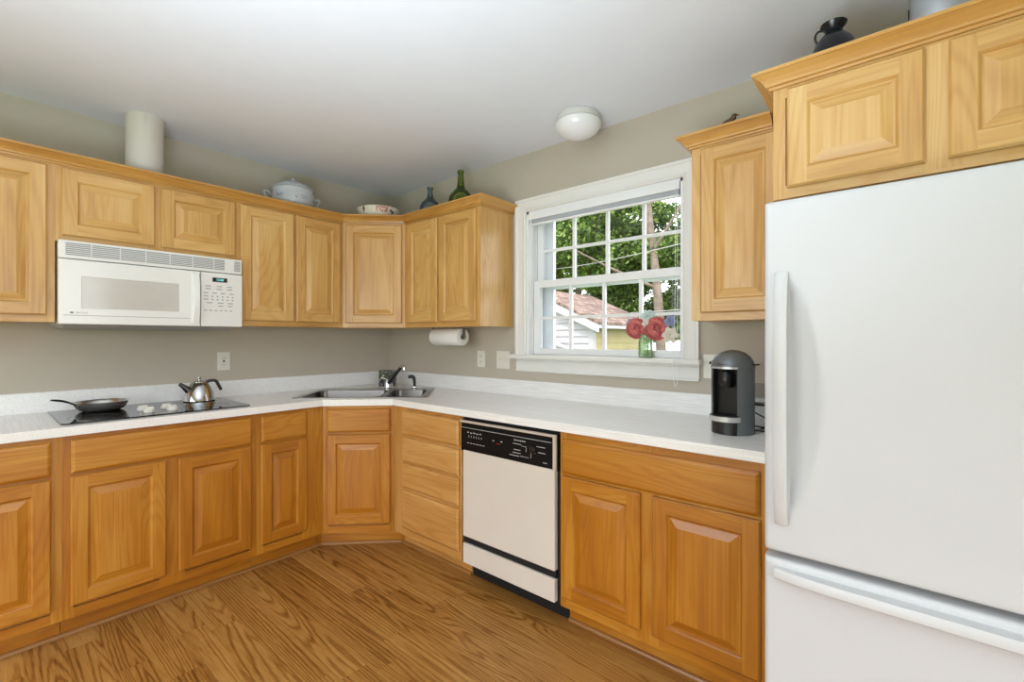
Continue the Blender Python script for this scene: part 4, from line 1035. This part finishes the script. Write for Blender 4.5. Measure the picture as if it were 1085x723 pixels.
for s in (-1, 1):
    ex = cxg+s*((gx1-gx0)/2+ov); eze = ez-.45*ov+.10; rzz = ez+.45*(gx1-gx0)/2+.10
    prism(bm, [[(ex, eze), (cxg, rzz), (cxg, rzz-.05), (ex, eze-.05)]], lambda a, b, d: Vector((a, d, b)), gy0-.25, gy1+.2)
obj('roof', bm, M['shingles'], gg)
bm = B()
for s in (-1, 1):
    ex = cxg+s*((gx1-gx0)/2+ov-.01); eze = ez-.45*ov+.045; rzz = ez+.45*(gx1-gx0)/2+.045
    prism(bm, [[(ex, eze), (cxg, rzz), (cxg, rzz-.17), (ex, eze-.15)]], lambda a, b, d: Vector((a, d, b)), gy0-.24, gy0-.20)
    box(bm, min(ex, ex-s*.03), max(ex, ex-s*.03), gy0-.2, gy1+.19, eze-.07, eze-.005)
obj('fascia', bm, M['siding'], gg)
bm = B(); tube(bm, [(-3.3, gy0-.10, 1.52), (-1.5, gy0-.10, .98), (-1.44, gy0-.08, .80), (-1.44, gy0-.08, -.6)], .045, 10); obj('downpipe', bm, M['siding'], gg)

import numpy as np
def tree(name, label, x, y, blobs, nleaf, trunk, size=.075, seed=1, branches=()):
    t = thing(name, label, 'tree', (x, y, -.7))
    bm = B()
    tube(bm, bez(trunk, 6), [trunk_r for trunk_r in np.linspace(.16, .08, (len(trunk)-1)*6+1).tolist()], 12)
    for br in branches: tube(bm, bez(br, 5), np.linspace(.05, .018, (len(br)-1)*5+1).tolist(), 8)
    obj('trunk', bm, M['bark'], t, smooth=True)
    rng = np.random.default_rng(seed)
    w = np.array([b[3]**2 for b in blobs]); idx = rng.choice(len(blobs), nleaf, p=w/w.sum())
    B_ = np.array(blobs)[idx]
    d = rng.normal(size=(nleaf, 3)); d /= np.linalg.norm(d, axis=1, keepdims=True)
    rr = B_[:, 3:4]*(rng.uniform(.45, 1.0, (nleaf, 1)))**.7
    c = B_[:, :3]+d*rr*np.array([1, 1, .8])-np.array([x, y, -.7])
    nrm = rng.normal(size=(nleaf, 3))+np.array([0, -.3, .9])*1.1; nrm /= np.linalg.norm(nrm, axis=1, keepdims=True)
    a = np.cross(nrm, rng.normal(size=(nleaf, 3))); a /= np.linalg.norm(a, axis=1, keepdims=True); b = np.cross(nrm, a)
    s = size*rng.uniform(.6, 1.3, (nleaf, 1))
    v = np.stack([c+a*s, c+b*s*.5, c-a*s, c-b*s*.5], 1).reshape(-1, 3)
    me = bpy.data.meshes.new('foliage'); me.from_pydata(v.tolist(), [], (np.arange(nleaf*4).reshape(-1, 4)).tolist()); me.update()
    o = bpy.data.objects.new('foliage', me); COL.objects.link(o); o.parent = t; me.materials.append(M['leaf'])
def blobs(cx, cy, cz, R, n, seed, rb=.9):
    rng = random.Random(seed); out = []
    for k in range(n):
        d = Vector((rng.gauss(0, 1), rng.gauss(0, 1), rng.gauss(0, .8))).normalized()*R*rng.uniform(.3, 1)
        out.append((cx+d.x, cy+d.y, cz+d.z, rb*rng.uniform(.6, 1.2)))
    return out
tree('leafy_tree', 'broad green tree filling the upper left window panes', -5.6, 11.5, blobs(-5.4, 11.2, 4.4, 3.1, 42, 1), 70000, [(-5.6, 11.5, -.7), (-5.5, 11.5, 1.5), (-5.2, 11.4, 3.5), (-4.9, 11.3, 5.2)], seed=1,
     branches=[[(-5.2, 11.4, 3.0), (-4.3, 10.5, 4.0), (-3.3, 9.4, 4.8)]])
tree('leafy_tree', 'green tree with pale leaning trunk at the right window panes', -2.05, 10.4, blobs(-2.5, 12.3, 5.2, 2.2, 18, 2, .75)+blobs(-1.2, 12.6, 4.6, 1.6, 7, 5, .5), 26000, [(-1.75, 10.2, -.7), (-1.85, 10.2, 1.2), (-2.0, 10.3, 2.8), (-2.25, 10.4, 4.6), (-2.4, 10.4, 6.2)], seed=2,
     branches=[[(-2.0, 10.3, 2.7), (-2.9, 9.2, 3.25), (-3.7, 8.4, 3.8)], [(-2.1, 10.3, 3.8), (-1.4, 10.3, 4.8), (-.9, 10.3, 5.6)]])
tree('leafy_tree', 'dark green tree standing behind the garage roof', -3.9, 13.2, blobs(-3.7, 13.2, 2.4, 2.2, 26, 3), 40000, [(-3.9, 13.2, -.7), (-3.9, 13.2, 1.2), (-3.8, 13.1, 2.6)], seed=3)
tree('leafy_tree', 'sparse young tree at the right edge of the window view', -.4, 11.6, blobs(-.5, 11.6, 3.1, 1.3, 12, 4, .5), 8000, [(-.4, 11.6, -.7), (-.45, 11.6, 1.2), (-.5, 11.6, 3.2), (-.5, 11.6, 4.4)], seed=4)
for k, (za, zb, lb) in enumerate(((3.35, 3.75, 'upper thin utility wire crossing the window view'), (1.95, 2.05, 'lower thin utility wire crossing above the garage'))):
    bm = B(); tube(bm, bez([(-9, 9.2, za+.25), (-4, 9.0, za), (1, 8.8, zb), (6, 8.6, zb+.4)], 6), .012, 6); o = obj('utility_wire', bm, M['wire']); tag(o, lb, 'wire'); settle(o, (-1.5, 8.9, (za+zb)/2))

# things of one kind share a group
for o in bpy.data.objects:
    if o.parent is None and 'category' in o:
        g = {'wall_cabinet': 'maple wall cabinets', 'base_cabinet': 'maple base cabinets', 'crown_moulding': 'crown mouldings over the wall cabinets', 'wall_outlet': 'electrical outlets above the countertop',
             'glass_bottle': 'glass bottles on the wall cabinets', 'flower': 'flowers in the jar on the sill', 'leafy_tree': 'trees outside the window', 'utility_wire': 'utility wires outside the window'}.get(o.name.split('.')[0])
        if g: o['group'] = g
